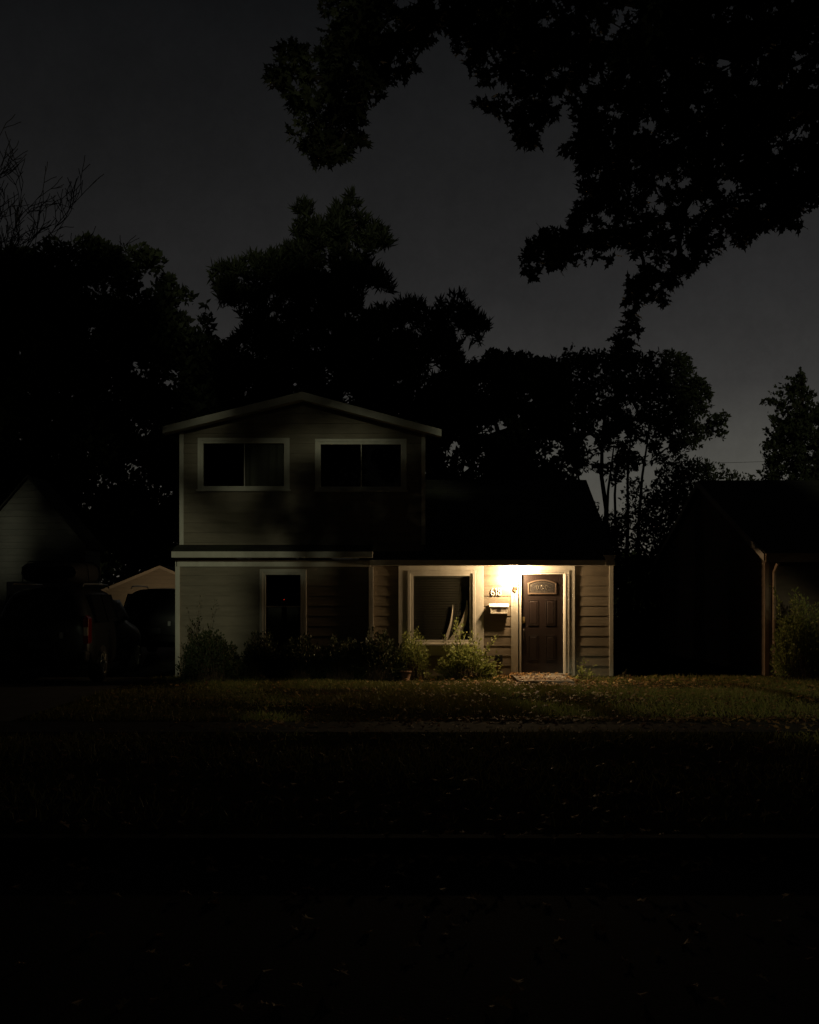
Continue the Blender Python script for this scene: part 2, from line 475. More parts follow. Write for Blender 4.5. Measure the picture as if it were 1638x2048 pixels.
# inner walls so that rooms are closed and dark
inn = MB()
inn.box(LX0 + .05, RX1 - .05, 3.0, 3.1, .03, 2.3)
inn.box(LX1 - .05, LX1 + .05, .1, 3.0, .03, 2.3)
inn.box(1.45, 1.52, .1, 3.0, .03, 2.3)
inn.box(LX0 + .05, RX1 - .05, .06, DEPTH - .05, 2.245, 2.30)
inn.box(UX0 + .05, UX1 - .05, 3.0, 3.1, 2.5, 4.85)
inn.box(PK[0] - .05, PK[0] + .05, UY + .08, 3.0, 2.5, 4.85)
inn.box(UX0 + .05, UX1 - .05, UY + .06, DEPTH - .05, 4.86, 4.92)
inn.build('interior_wall', M['dark_in'], house)

# upper roof: two slabs with thickness, front overhang
def slab(mb, a, b, c, d, t):
    """a,b,c,d top corners; t thickness down"""
    pts = [Vector(p) for p in (a, b, c, d)]
    low = [p - Vector((0, 0, t)) for p in pts]
    mb.add(pts + low, [(0, 1, 2, 3), (7, 6, 5, 4), (0, 4, 5, 1), (1, 5, 6, 2), (2, 6, 7, 3), (3, 7, 4, 0)])
FO = -.20
tipL = P(325, 852, FO); tipR = P(883, 858, FO); pk = P(604, 783, FO)
rf = MB()
for tip in (tipL, tipR):
    slab(rf, (tip.x, FO + .03, tip.z), (pk.x, FO + .03, pk.z + .002), (pk.x, DEPTH + .3, pk.z + .002), (tip.x, DEPTH + .3, tip.z), .06)
# main roof of the right block, ridge along x
EZ, RZ = 2.34, 4.32
slab(rf, (UX1 + .03, -.27, EZ), (RX1 + .06, -.27, EZ), (RX1 + .06, 3.8, RZ), (UX1 + .03, 3.8, RZ), .05)
slab(rf, (UX1 + .03, 3.8, RZ), (RX1 + .06, 3.8, RZ), (RX1 + .06, DEPTH + .3, EZ), (UX1 + .03, DEPTH + .3, EZ), .05)
slab(rf, (LX1 + .05, -.27, EZ), (UX1 + .03, -.27, EZ), (UX1 + .03, UY - .02, EZ + .19), (LX1 + .05, UY - .02, EZ + .19), .05)
# pent roof over the left block
slab(rf, (LX0 - .05, -.42, 2.52), (LX1 + .04, -.42, 2.52), (LX1 + .04, UY - .02, 2.66), (LX0 - .05, UY - .02, 2.66), .04)
rf.build('roof', M['roof'], house)
# rake boards
rk = MB()
for tip in (tipL, tipR):
    rk.prism([(tip.x, tip.z - .005), (pk.x, pk.z - .002), (pk.x, pk.z - .155), (tip.x, tip.z - .145)], FO, FO + .027)
rk.build('rake_board', M['trim'], house)
MB().prism([(tipL.x, tipL.z - .13), (pk.x, pk.z - .13), (tipR.x, tipR.z - .13), (tipR.x, tipR.z - .145), (pk.x, pk.z - .15), (tipL.x, tipL.z - .145)], FO + .028, UY - .03).build('soffit', M['trim'], house)
# fascia and frieze left
MB().box(LX0 - .055, LX1 + .05, -.46, -.425, 2.385, 2.505).build('fascia', M['trim'], house, bevel=.004)
MB().box(LX0 - .045, LX1 + .04, -.424, LY - .032, 2.385, 2.40).build('soffit', M['trim'], house)
MB().box(LX0 - .01, LX1, LY - .045, LY - .026, 2.215, 2.345).build('frieze_board', M['trim'], house, bevel=.003)
# fascia right, soffit, gutter return at the end
MB().box(LX1 - .02, RX1 + .02, -.305, -.275, 2.232, 2.345).build('fascia', M['trim'], house, bevel=.004)
MB().box(LX1 + .01, RX1 + .05, -.274, -.03, 2.236, 2.252).build('soffit', M['trim'], house)
gt = MB().prism([(hx(1201), 2.44), (hx(1228), 2.44), (hx(1226), 2.40), (hx(1221), 2.33), (hx(1219), 2.23), (hx(1206), 2.23), (hx(1206), 2.36)], -.316, -.306)
gt.build('eave_return', M['trim'], house, bevel=.004)
# corner boards
cb = MB().box(LX0 - .025, LX0 + .045, LY - .045, LY - .026, .03, 2.215).box(LX0 - .045, LX0 - .026, LY - .045, LY + .07, .03, 2.345)
cb.build('corner_board', M['trim'], house)
MB().box(LX1 - .04, LX1 + .03, LY - .045, LY - .026, .03, 2.215).box(LX1 + .031, LX1 + .045, LY - .045, -.03, .03, 2.215).build('corner_board', M['trim'], house)
MB().box(UX0 - .025, UX0 + .04, UY - .045, UY - .026, 2.66, 4.93).box(UX0 - .045, UX0 - .026, UY - .045, UY + .07, 2.66, 4.93).build('corner_board', M['trim'], house)
MB().box(UX1 - .04, UX1 + .02, UY - .045, UY - .026, 2.66, 4.90).box(UX1 + .021, UX1 + .04, UY - .045, UY + .07, 2.66, 4.90).build('corner_board', M['trim'], house)
MB().box(RX1 - .05, RX1 + .01, -.045, -.026, .03, 2.232).box(RX1 + .011, RX1 + .03, -.045, .07, .03, 2.232).build('corner_board', M['trim'], house)
# white panels framing picture window and door
pn = MB()
def ring(mb, o, i, y0, y1):
    """rectangular ring: o, i = (x0,x1,z0,z1)"""
    mb.box(o[0], i[0], y0, y1, o[2], o[3]); mb.box(i[1], o[1], y0, y1, o[2], o[3])
    if o[3] > i[3]: mb.box(i[0], i[1], y0, y1, i[3], o[3])
    if i[2] > o[2]: mb.box(i[0], i[1], y0, y1, o[2], i[2])
ring(pn, (hx(797), hx(967), hz(1311), 2.231), BWIN, -.033, -.0205)
ring(pn, (hx(1022), hx(1149.5), .03, 2.231), (DOOR[0], DOOR[1], 0.02, DOOR[3]), -.034, -.0205)
pn.build('wall_panel', M['trim'], house, bevel=.003)
# crawl space vent low on the wall
vt = MB().box(hx(990), hx(1005), -.05, -.02, hz(1324), hz(1310))
for k in range(5): vt.box(hx(991), hx(1004), -.056, -.0505, hz(1323) + .026 * k, hz(1323) + .026 * k + .012)
vt.build('crawl_space_vent', M['plastic'], house)

# ---- windows
def window(o, y, label, glass_split, cas=.07, rail=None, blind=False):
    """o = hole (x0,x1,z0,z1) ; casing round it, recessed frame, panes"""
    x0, x1, z0, z1 = o
    c = MB()
    ring(c, (x0 - cas * .55, x1 + cas * .55, z0 - cas * .55, z1 + cas * .55), (x0 + cas * .1, x1 - cas * .1, z0 + cas * .1, z1 - cas * .1), y - .043, y - .0345)
    c.box(x0 - cas * .8, x1 + cas * .8, y - .075, y - .0435, z0 - cas * .5, z0 - cas * .1)
    win = c.build('window', M['trim'], house, bevel=.006)
    win['label'] = label
    f = MB()
    ring(f, (x0, x1, z0, z1), (x0 + .065, x1 - .065, z0 + .06, z1 - .06), y - .03, y + .06)
    f.build('frame', M['trim'], win, bevel=.004)
    gx = [x0 + .065] + glass_split + [x1 - .065]
    for i in range(len(gx) - 1):
        a, b = gx[i], gx[i + 1]
        if i: MB().box(a - .008, a + .008, y - .026, y + .03, z0 + .06, z1 - .06).build('mullion', M['trim'], win)
        MB().box(a + .009, b - .009, y - .012, y - .008, z0 + .061, z1 - .061).build('pane', M['glass'], win)
    if rail:
        MB().box(x0 + .066, x1 - .066, y - .026, y - .013, rail - .012, rail + .012).build('meeting_rail', M['trim'], win)
    return win
wl = window(LWIN, LY, 'tall narrow ground floor window of the left wall', [], cas=.10, rail=hz(1213))
w1 = window(UW1, UY, 'upper floor slider on the left with a pale blind in its right half', [hx(487)], cas=.09)
w2 = window(UW2, UY, 'upper floor slider on the right with two dark panes', [hx(722)], cas=.09)
bw = window(BWIN, 0, 'picture window with drawn slat blinds and a pulled curtain', [], cas=.09)
# roller blind in right half of upper left window, slightly creased
rb = MB(); n = 14
xa, xb = hx(489), hx(564)
for i in range(n):
    a = xa + (xb - xa) * i / n; b = xa + (xb - xa) * (i + 1) / n
    ya = UY + .05 + .012 * math.sin(i * 1.9); yb = UY + .05 + .012 * math.sin((i + 1) * 1.9)
    rb.add([(a, ya, UW1[2] + .07), (b, yb, UW1[2] + .07), (b, yb, UW1[3] - .07), (a, ya, UW1[3] - .07)], [(0, 1, 2, 3)])
rb.build('roller_blind', M['blind'], w1)
# slat blind of the picture window
bl = MB(); z = BWIN[2] + .08; i = 0
while z < BWIN[3] - .07:
    xs = [BWIN[0] + .075, (BWIN[0] + BWIN[1]) / 2, BWIN[1] - .075]
    sag = [0, -.004 * random.random(), 0]
    for k in (0, 1):
        a, b = xs[k], xs[k + 1]
        bl.add([(a, .012, z + sag[k]), (b, .012, z + sag[k + 1]), (b, .032, z + .022 + sag[k + 1]), (a, .032, z + .022 + sag[k]),
                (a, .013, z - .002 + sag[k]), (b, .013, z - .002 + sag[k + 1]), (b, .033, z + .020 + sag[k + 1]), (a, .033, z + .020 + sag[k])],
               [(0, 1, 2, 3), (7, 6, 5, 4), (0, 4, 5, 1)])
    z += .033
for xx in (BWIN[0] + .3, BWIN[1] - .3):
    bl.box(xx, xx + .004, .008, .010, BWIN[2] + .07, BWIN[3] - .07)
bl.build('slat_blind', M['blind'], bw)
MB().box(BWIN[0] + .07, BWIN[1] - .07, .006, .045, BWIN[3] - .10, BWIN[3] - .065).build('blind_head', M['blind'], bw)
# curtain folds hanging in front of the blind, swept towards the lower corner
def fold(mb, top, bot, w0, w1, curve):
    n = 12
    for k in range(n):
        for s in range(4):
            q = []
            for (kk, ss) in ((k, s), (k, s + 1), (k + 1, s + 1), (k + 1, s)):
                t = kk / n; wd = w0 + (w1 - w0) * t
                cx = top[0] + (bot[0] - top[0]) * t + curve * math.sin(math.pi * t)
                zz = top[1] + (bot[1] - top[1]) * t
                u = ss / 4
                q.append((cx + (u - .5) * wd, -.004 + .014 * u - .003 * math.sin(2 * math.pi * u), zz))
            mb.add(q, [(0, 1, 2, 3)])
for args in (((hx(934), hz(1200)), (hx(908), hz(1279)), .010, .20, .075), ((hx(906), hz(1210)), (hx(892), hz(1279)), .003, .085, .03)):
    cf = MB(); fold(cf, *args); cf.build('curtain', M['curtain'], bw, smooth=True)

# ---- door
DX0, DX1, DZ0, DZ1 = hx(1042.5), hx(1127), .085, hz(1148.5)
DY = .035
c = MB()   # casing of the door: stepped moulding and jambs
def rev_ring(mb, x0, x1, z1, t, y0, y1):
    mb.box(x0 - t, x0, y0, y1, .03, z1 + t); mb.box(x1, x1 + t, y0, y1, .03, z1 + t); mb.box(x0, x1, y0, y1, z1, z1 + t)
rev_ring(c, DX0 - .002, DX1 + .085, DZ1 + .045, .028, -.044, -.0345)
c.box(DX1 + .012, DX1 + .083, -.041, -.0345, .03, DZ1 + .044)
c.prism([(DX1 + .002, -.0268), (DX1 + .030, -.047), (DX1 + .050, -.047), (DX1 + .050, -.0415), (DX1 + .0119, -.0415), (DX1 + .0119, -.0268)], .03, DZ1 + .002, 'z')
c.build('door_casing', M['trim'], house, bevel=.006)
j = MB(); rev_ring(j, DX0 - .001, DX1 + .001, DZ1 + .002, .035, -.026, .09)
j.build('door_frame', M['trim'], house, bevel=.004)
dm = MB()
PAN = [(hx(1057), hx(1077.5), hz(1251.5), hz(1199.5)), (hx(1091.5), hx(1111.5), hz(1251.5), hz(1199.5)),
       (hx(1057), hx(1077.5), hz(1320.5), hz(1270.5)), (hx(1091.5), hx(1111.5), hz(1320.5), hz(1270.5))]
FAN = (hx(1056), hx(1113), hz(1188.5), hz(1160))
dm.box(DX0, DX1, DY, DY + .044, DZ0, DZ1)
def door_panel(mb, r):
    x0, x1, z0, z1 = r
    ring(mb, r, (x0 + .018, x1 - .018, z0 + .018, z1 - .018), DY - .010, DY - .0005)
    a, b, c_, d = x0 + .04, x1 - .04, z0 + .04, z1 - .04
    mb.add([(x0 + .024, DY - .001, z0 + .024), (x1 - .024, DY - .001, z0 + .024), (x1 - .024, DY - .001, z1 - .024), (x0 + .024, DY - .001, z1 - .024),
            (a, DY - .010, c_), (b, DY - .010, c_), (b, DY - .010, d), (a, DY - .010, d)],
           [(0, 1, 5, 4), (1, 2, 6, 5), (2, 3, 7, 6), (3, 0, 4, 7), (4, 5, 6, 7)])
for r in PAN: door_panel(dm, r)
door = dm.build('door', M['door'], house, bevel=.003)
door['label'] = 'dark brown panelled front door with arched glass'
# arched light
def arch(x0, x1, z0, zs, zp, n=14):
    pts = [(x0, z0), (x1, z0)]
    for k in range(n + 1):
        t = k / n; x = x1 + (x0 - x1) * t
        pts.append((x, zs + (zp - zs) * (1 - (2 * t - 1) ** 2)))
    return pts
def arch_ring(mb, o, i, y0, y1):
    n = len(o)
    for k in range(n):
        a, b = k, (k + 1) % n
        vs_ = [(o[a][0], y0, o[a][1]), (o[b][0], y0, o[b][1]), (i[b][0], y0, i[b][1]), (i[a][0], y0, i[a][1]),
               (o[a][0], y1, o[a][1]), (o[b][0], y1, o[b][1]), (i[b][0], y1, i[b][1]), (i[a][0], y1, i[a][1])]
        mb.add(vs_, [(0, 1, 2, 3), (0, 4, 5, 1), (2, 6, 7, 3)])
fr_ = MB()
ao = arch(FAN[0], FAN[1], FAN[2], hz(1166), hz(1159)); ai = arch(FAN[0] + .025, FAN[1] - .025, FAN[2] + .03, hz(1167.5), hz(1161.8))
arch_ring(fr_, ao, ai, DY - .022, DY - .0005)
lite = fr_.build('door_light', mat('door_light_frame', (.065, .045, .032), .4, .5), door, bevel=.002)
MB().prism(ai, DY - .008, DY - .003).build('glass', M['etched'], door)
cm = MB()
ib = arch(FAN[0] + .06, FAN[1] - .06, FAN[2] + .06, hz(1170), hz(1165))
cm.tube([(p[0], DY - .010, p[1]) for p in ib] + [(ib[0][0], DY - .010, ib[0][1])], .0022, 4)
for cx in (-.09, 0, .09):
    x = (FAN[0] + FAN[1]) / 2 + cx; zc = hz(1174.5); h = .055 if cx == 0 else .042
    pts = []
    for k in range(17):
        w_ = 2 * math.pi * k / 16
        pts.append((x + .024 * math.sin(w_) * (1 if abs(math.cos(w_)) < .9 else .9), DY - .010, zc + h * math.cos(w_)))
    cm.tube(pts, .003, 4)
cm.tube([((FAN[0] + FAN[1]) / 2 - .17, DY - .010, hz(1176)), ((FAN[0] + FAN[1]) / 2 - .115, DY - .010, hz(1172)), ((FAN[0] + FAN[1]) / 2 + .115, DY - .010, hz(1172)), ((FAN[0] + FAN[1]) / 2 + .17, DY - .010, hz(1176))], .0025, 4)
cm.build('leaded_pattern', M['came'], door)
hd = MB().box(hx(1044.3), hx(1050), DY - .02, DY - .0005, hz(1246.5), hz(1234))
hd.lathe([(.017, -.012), (.017, 0)], (hx(1047), DY - .0205, hz(1241)), 14, 'y')
hd.build('deadbolt', M['brass'], door, bevel=.003)
hn = MB().box(hx(1044.8), hx(1050), DY - .012, DY - .0005, hz(1284), hz(1256))
hn.tube([(hx(1047.4), DY - .012, hz(1258)), (hx(1047.4), DY - .055, hz(1261)), (hx(1047.4), DY - .055, hz(1278)), (hx(1047.4), DY - .012, hz(1282))], .008, 8)
hn.build('handle', M['black_metal'], door)
MB().box(DX0 - .03, DX1 + .045, -.10, .06, .076, .084).box(DX0 - .05, DX1 + .10, -.13, -.05, .03, .0755).build('door_sill', M['alu'], house, bevel=.003)
MB().box(DX0 + .004, DX1 - .004, DY - .004, DY - .0005, DZ0 + .002, DZ0 + .030).build('door_sweep', M['cord'], door)

# ---- things fixed to the wall
lz = hz(1160)
lx = hx(1028.5)
lamp = empty('wall_lamp', (lx, -.05, hz(1175)), 'lit wall lantern with a bare bulb beside the front door', 'lamp')
MB().lathe([(.05, -.012), (.045, -.022), (.02, -.026)], (lx, -.035, hz(1178)), 18, 'y').build('wall_plate', M['black_metal'], lamp)
MB().tube([(lx, -.055, hz(1178)), (lx, -.14, hz(1184)), (lx, -.225, hz(1184))], .006, 8).build('arm', M['black_metal'], lamp)
MB().lathe([(.012, -.02), (.028, -.01), (.042, 0), (.046, .01), (.050, .13), (.044, .14)], (lx, -.225, hz(1181)), 8).build('lantern_body', M['frosted'], lamp)
cg_ = MB()
for k in range(4):
    w_ = math.pi / 4 + k * math.pi / 2
    cg_.tube([(lx + .047 * math.cos(w_), -.225 + .047 * math.sin(w_), hz(1181)), (lx + .055 * math.cos(w_), -.225 + .055 * math.sin(w_), hz(1166.5))], .0035, 4)
cg_.build('cage', M['black_metal'], lamp)
MB().lathe([(.011, 0), (.011, .04)], (lx, -.225, hz(1161)), 12).build('socket', M['black_metal'], lamp)
BULB = Vector((lx, -.225, hz(1151)))
def glow_mat(s_=40):
    m = bpy.data.materials.new('bulb_glow'); m.use_nodes = True
    t = m.node_tree; t.nodes.remove(t.nodes["Principled BSDF"])
    m.cycles.emission_sampling = 'NONE'
    e = t.nodes.new("ShaderNodeEmission"); e.inputs[0].default_value = (1, .78, .5, 1); e.inputs[1].default_value = s_
    tr = t.nodes.new("ShaderNodeBsdfTransparent"); ad = t.nodes.new("ShaderNodeAddShader")
    t.links.new(e.outputs[0], ad.inputs[0]); t.links.new(tr.outputs[0], ad.inputs[1]); t.links.new(ad.outputs[0], t.nodes["Material Output"].inputs[0])
    return m
MB().lathe([(.014, -.06), (.022, -.04), (.032, -.015), (.034, .005), (.028, .025), (.012, .038)], BULB, 14).build('bulb', glow_mat(), lamp, smooth=True)
pl = bpy.data.lights.new('bulb_light', 'POINT')
pl.energy = 255
pl.color = (1.0, .69, .365)
pl.shadow_soft_size = .05
plo = bpy.data.objects.new('bulb_light', pl); COL.objects.link(plo)
plo.parent = lamp; plo.location = BULB - Vector(lamp.location)

# mailbox
mb0 = empty('mailbox', (hx(997.5), -.09, hz(1228)), 'white wall mounted letterbox under the house number', 'mailbox')
x0, x1 = hx(980), hx(1015)
prof = [(-.022, hz(1228)), (-.080, hz(1227.4)), (-.088, hz(1214)), (-.028, hz(1211))]
MB().prism([(p[0], p[1]) for p in prof], x0, x1, 'x').build('box', M['mailbox'], mb0, bevel=.004)
MB().prism([(-.028, hz(1207)), (-.075, hz(1208.5)), (-.104, hz(1213)), (-.102, hz(1214.5)), (-.073, hz(1210.5)), (-.028, hz(1209))], hx(978), hx(1017.3), 'x').build('lid', M['mailbox'], mb0, bevel=.002)
rc = MB(); ring(rc, (x0 + .004, x1 - .004, hz(1227), hz(1215)), (x0 + .03, x1 - .03, hz(1225), hz(1215.4)), -.095, -.089); rc.build('rim', M['mailbox'], mb0, bevel=.002)
MB().box(x0 + .031, x1 - .031, -.0915, -.0892, hz(1224.9), hz(1215.5)).build('front_recess', M['mailbox_in'], mb0)
ov = MB(); pts = [(hx(997.5) + .045 * math.cos(2 * math.pi * k / 20), hz(1219.6) + .024 * math.sin(2 * math.pi * k / 20)) for k in range(20)]
ov.prism(pts, -.096, -.092); ov.build('oval_emblem', M['black_metal'], mb0)

# house number 618
hn0 = empty('house_number', (hx(992.5), -.05, hz(1190)), 'metal house number 618 on the siding above the letterbox', 'house number')
def stroke(mb, pts, w_=.0075, y=-.0245):
    mb.tube([(p[0], y, p[1]) for p in pts], w_, 6)
def arc(cx, cz, rx, rz, a0, a1, n=14):
    return [(cx + rx * math.cos(R(a0 + (a1 - a0) * k / n)), cz + rz * math.sin(R(a0 + (a1 - a0) * k / n))) for k in range(n + 1)]
zb = hz(1190.5)
d6 = MB(); cx = hx(985.2)
stroke(d6, arc(cx, zb + .036, .030, .034, 0, 360, 20)); stroke(d6, arc(cx + .030, zb + .040, .060, .104, 180, 104, 10))
d6.build('digit', M['number'], hn0)
d1 = MB(); cx = hx(991.8)
stroke(d1, [(cx - .014, zb + .122), (cx + .004, zb + .145), (cx + .004, zb + .0)])
d1.build('digit', M['number'], hn0)
d8 = MB(); cx = hx(999)
stroke(d8, arc(cx, zb + .036, .031, .034, 0, 360, 20)); stroke(d8, arc(cx, zb + .104, .025, .032, 0, 360, 18))
d8.build('digit', M['number'], hn0)

# small glowing red dot behind the narrow window
sb = empty('red_glow_dot', P(568, 1205, .5), 'tiny red glowing dot behind the narrow ground floor window', 'light')
q = P(568, 1199, .5)
MB().lathe([(.004, -.004), (.007, 0), (.004, .004)], q, 8).build('lens', emit_mat('red_glow', (1, .05, .02), 1.2), sb)
MB().box(q.x - .06, q.x + .06, q.y + .012, q.y + .10, q.z - .12, q.z + .03).box(q.x - .05, q.x + .05, q.y + .02, q.y + .09, .03, q.z - .121).build('housing', M['plastic'], sb, bevel=.005)

# ------------------------------------------------------------------ neighbours
nb = empty('neighbour_house', (11, 5, 0), 'dark gabled house at the right edge with brownish trim and a corner post', 'house')
NX = 7.14; ND = 10.3
NE, NR = 2.46, 4.30
def ng(z):
    if z <= NE: return (0, ND)
    t = (NR - z) / ((NR - NE) / (ND / 2)); return (ND / 2 - t, ND / 2 + t)
w = MB()
siding(w, Vector((NX, 0, 0)), Y_, -X, 0, ND, .03, NR, slope=ng)
NWIN = (9.1, 10.4, .9, 2.0)
siding(w, Vector((0, 0, 0)), X, -Y_, NX, 18, .03, NE, [NWIN])
siding(w, Vector((0, ND, 0)), X, Y_, NX, 18, .03, NE)
siding(w, Vector((18, 0, 0)), Y_, X, 0, ND, .03, NR, slope=ng)
w.build('wall', M['brown_siding'], nb)
rf = MB()
slab(rf, (NX - .12, -.35, NE + .02), (18.2, -.35, NE + .02), (18.2, ND / 2, NR + .14), (NX - .12, ND / 2, NR + .14), .07)
slab(rf, (NX - .12, ND / 2, NR + .14), (18.2, ND / 2, NR + .14), (18.2, ND + .35, NE + .02), (NX - .12, ND + .35, NE + .02), .07)
rf.build('roof', M['roof'], nb)
MB().box(NX - .12, 18.2, -.385, -.352, 2.30, 2.475).build('fascia', M['brown_trim'], nb)
rk = MB()
for (ya, za, yb, zb_) in ((-.35, NE, ND / 2, NR + .12), (ND + .35, NE, ND / 2, NR + .12)):
    rk.prism([(ya, za), (yb, zb_), (yb, zb_ - .14), (ya, za - .14)], NX - .155, NX - .122, 'x')
rk.build('rake_board', mat('dull_rake', (.28, .25, .22), .8, .2), nb)
MB().box(NX - .045, NX + .03, -.05, -.026, .03, 2.3).build('corner_board', M['brown_trim'], nb)
MB().tube([(NX + .14, -.30, 2.28), (NX + .13, -.10, 2.10), (NX + .13, -.08, .25), (NX + .13, -.25, .10)], .035, 8).build('downspout', M['brown_trim'], nb)
ff = MB(); ring(ff, (NWIN[0] - .06, NWIN[1] + .06, NWIN[2] - .06, NWIN[3] + .06), (NWIN[0] + .04, NWIN[1] - .04, NWIN[2] + .04, NWIN[3] - .04), -.05, -.027)
nw = ff.build('window', M['brown_trim'], nb)
MB().box(NWIN[0] + .041, NWIN[1] - .041, -.02, -.016, NWIN[2] + .041, NWIN[3] - .041).build('pane', M['glass'], nw)

# left neighbour: steep gabled wing facing the street, lower main block behind
lnb = empty('gabled_neighbour_house', (-9.5, 8, 0), 'grey house with a steep front gable at the left edge', 'house')
pkL = P(58, 955, 4); eR = P(170, 1085, 4); hw = eR.x - pkL.x; ez = eR.z
def lg(z):
    if z <= ez: return (pkL.x - hw, pkL.x + hw)
    t = (pkL.z - z) / ((pkL.z - ez) / hw); return (pkL.x - t, pkL.x + t)
w = MB()
LNW = (pkL.x - .55, pkL.x + .35, .8, 2.0)
siding(w, Vector((0, 4, 0)), X, -Y_, pkL.x - hw, pkL.x + hw, .03, pkL.z - .02, [LNW], slope=lg, step=.15)
siding(w, Vector((pkL.x + hw, 0, 0)), Y_, X, 4, 5.3, .03, ez, step=.15)
siding(w, Vector((pkL.x - hw, 0, 0)), Y_, -X, 4, 5.3, .03, ez, step=.15)
siding(w, Vector((0, 5.25, 0)), X, -Y_, -18, pkL.x - 1.0, .03, 2.5, step=.15)
siding(w, Vector((0, 5.3, 0)), X, Y_, pkL.x - hw, pkL.x + hw, .03, pkL.z - .02, slope=lg, step=.15)
w.build('wall', M['grey_siding'], lnb)
rf = MB()
for s in (-1, 1):
    slab(rf, (pkL.x + s * (hw + .12), 3.85, ez - .10), (pkL.x, 3.85, pkL.z + .05), (pkL.x, 5.4, pkL.z + .05), (pkL.x + s * (hw + .12), 5.4, ez - .10), .05)
slab(rf, (-18.2, 4.95, 2.5), (pkL.x - .95, 4.95, 2.5), (pkL.x - .95, 8.25, 4.4), (-18.2, 8.25, 4.4), .05)
slab(rf, (-18.2, 8.25, 4.4), (pkL.x - .95, 8.25, 4.4), (pkL.x - .95, 11.6, 2.5), (-18.2, 11.6, 2.5), .05)
rf.build('roof', M['roof'], lnb)
ff = MB(); ring(ff, (LNW[0] - .06, LNW[1] + .06, LNW[2] - .06, LNW[3] + .06), (LNW[0] + .04, LNW[1] - .04, LNW[2] + .04, LNW[3] - .04), 3.95, 3.973)
nw = ff.build('window', M['grey_siding'], lnb)
MB().box(LNW[0] + .041, LNW[1] - .041, 3.98, 3.984, LNW[2] + .041, LNW[3] - .041).build('pane', M['car_glass'], nw)

# far garage
GY = 36.1
gpk = P(321, 1133, GY); gl = P(196, 1185, GY); gs = (gpk.z - gl.z) / (gpk.x - gl.x); ghw = gpk.x - gl.x
ga = empty('garage', (gpk.x, GY + 3, 0), 'distant tan garage gable seen over the parked cars', 'garage')
w = MB()
def gg(z):
    if z <= gl.z: return (gpk.x - ghw, gpk.x + ghw)
    t = (gpk.z - z) / gs; return (gpk.x - t, gpk.x + t)
siding(w, Vector((0, GY, 0)), X, -Y_, gpk.x - ghw, gpk.x + ghw, .03, gpk.z, [(gpk.x - 1.3, gpk.x + 1.3, .03, 1.6)], slope=gg)
siding(w, Vector((gpk.x - ghw, 0, 0)), Y_, -X, GY, GY + 6, .03, gl.z); siding(w, Vector((gpk.x + ghw, 0, 0)), Y_, X, GY, GY + 6, .03, gl.z)
w.build('wall', M['garage_paint'], ga)
rf = MB(); rk = MB()
for s in (-1, 1):
    tip = (gpk.x + s * (ghw + .2), gl.z - .2 * gs)
    slab(rf, (tip[0], GY - .2, tip[1] + .06), (gpk.x, GY - .2, gpk.z + .06), (gpk.x, GY + 6.2, gpk.z + .06), (tip[0], GY + 6.2, tip[1] + .06), .05)
    rk.prism([(tip[0], tip[1] + .05), (gpk.x, gpk.z + .05), (gpk.x, gpk.z - .09), (tip[0], tip[1] - .09)], GY - .24, GY - .205)
rf.build('roof', M['roof'], ga); rk.build('rake_board', M['garage_trim'], ga)
gd = MB()
for k in range(4): gd.box(gpk.x - 1.3, gpk.x + 1.3, GY + .03, GY + .08, .03 + .39 * k, .41 + .39 * k)
gd.build('garage_door', M['garage_trim'], ga, bevel=.01)

yl = empty('assumed_yard_lamp', (gpk.x + .3, GY - 3.2, 0), 'assumed low warm lamp post, unseen, added in front of the distant tan garage to light it', 'lamp')  # assumed lamp, hidden behind the cars, added to light the garage gable
MB().lathe([(.06, 0), (.03, .03), (.025, 1.25), (.05, 1.28)], (gpk.x + .3, GY - 3.2, 0), 12).build('post', M['black_metal'], yl)
MB().lathe([(.05, 1.28), (.09, 1.34), (.09, 1.46), (.03, 1.52)], (gpk.x + .3, GY - 3.2, 0), 14).build('globe', glow_mat(2.0), yl, smooth=True)
yp = bpy.data.lights.new('assumed_yard_light', 'POINT'); yp.energy = 62; yp.color = (1, .83, .60); yp.shadow_soft_size = .06
ypo = bpy.data.objects.new('assumed_yard_light', yp); COL.objects.link(ypo); ypo.parent = yl; ypo.location = (0, 0, 1.4)

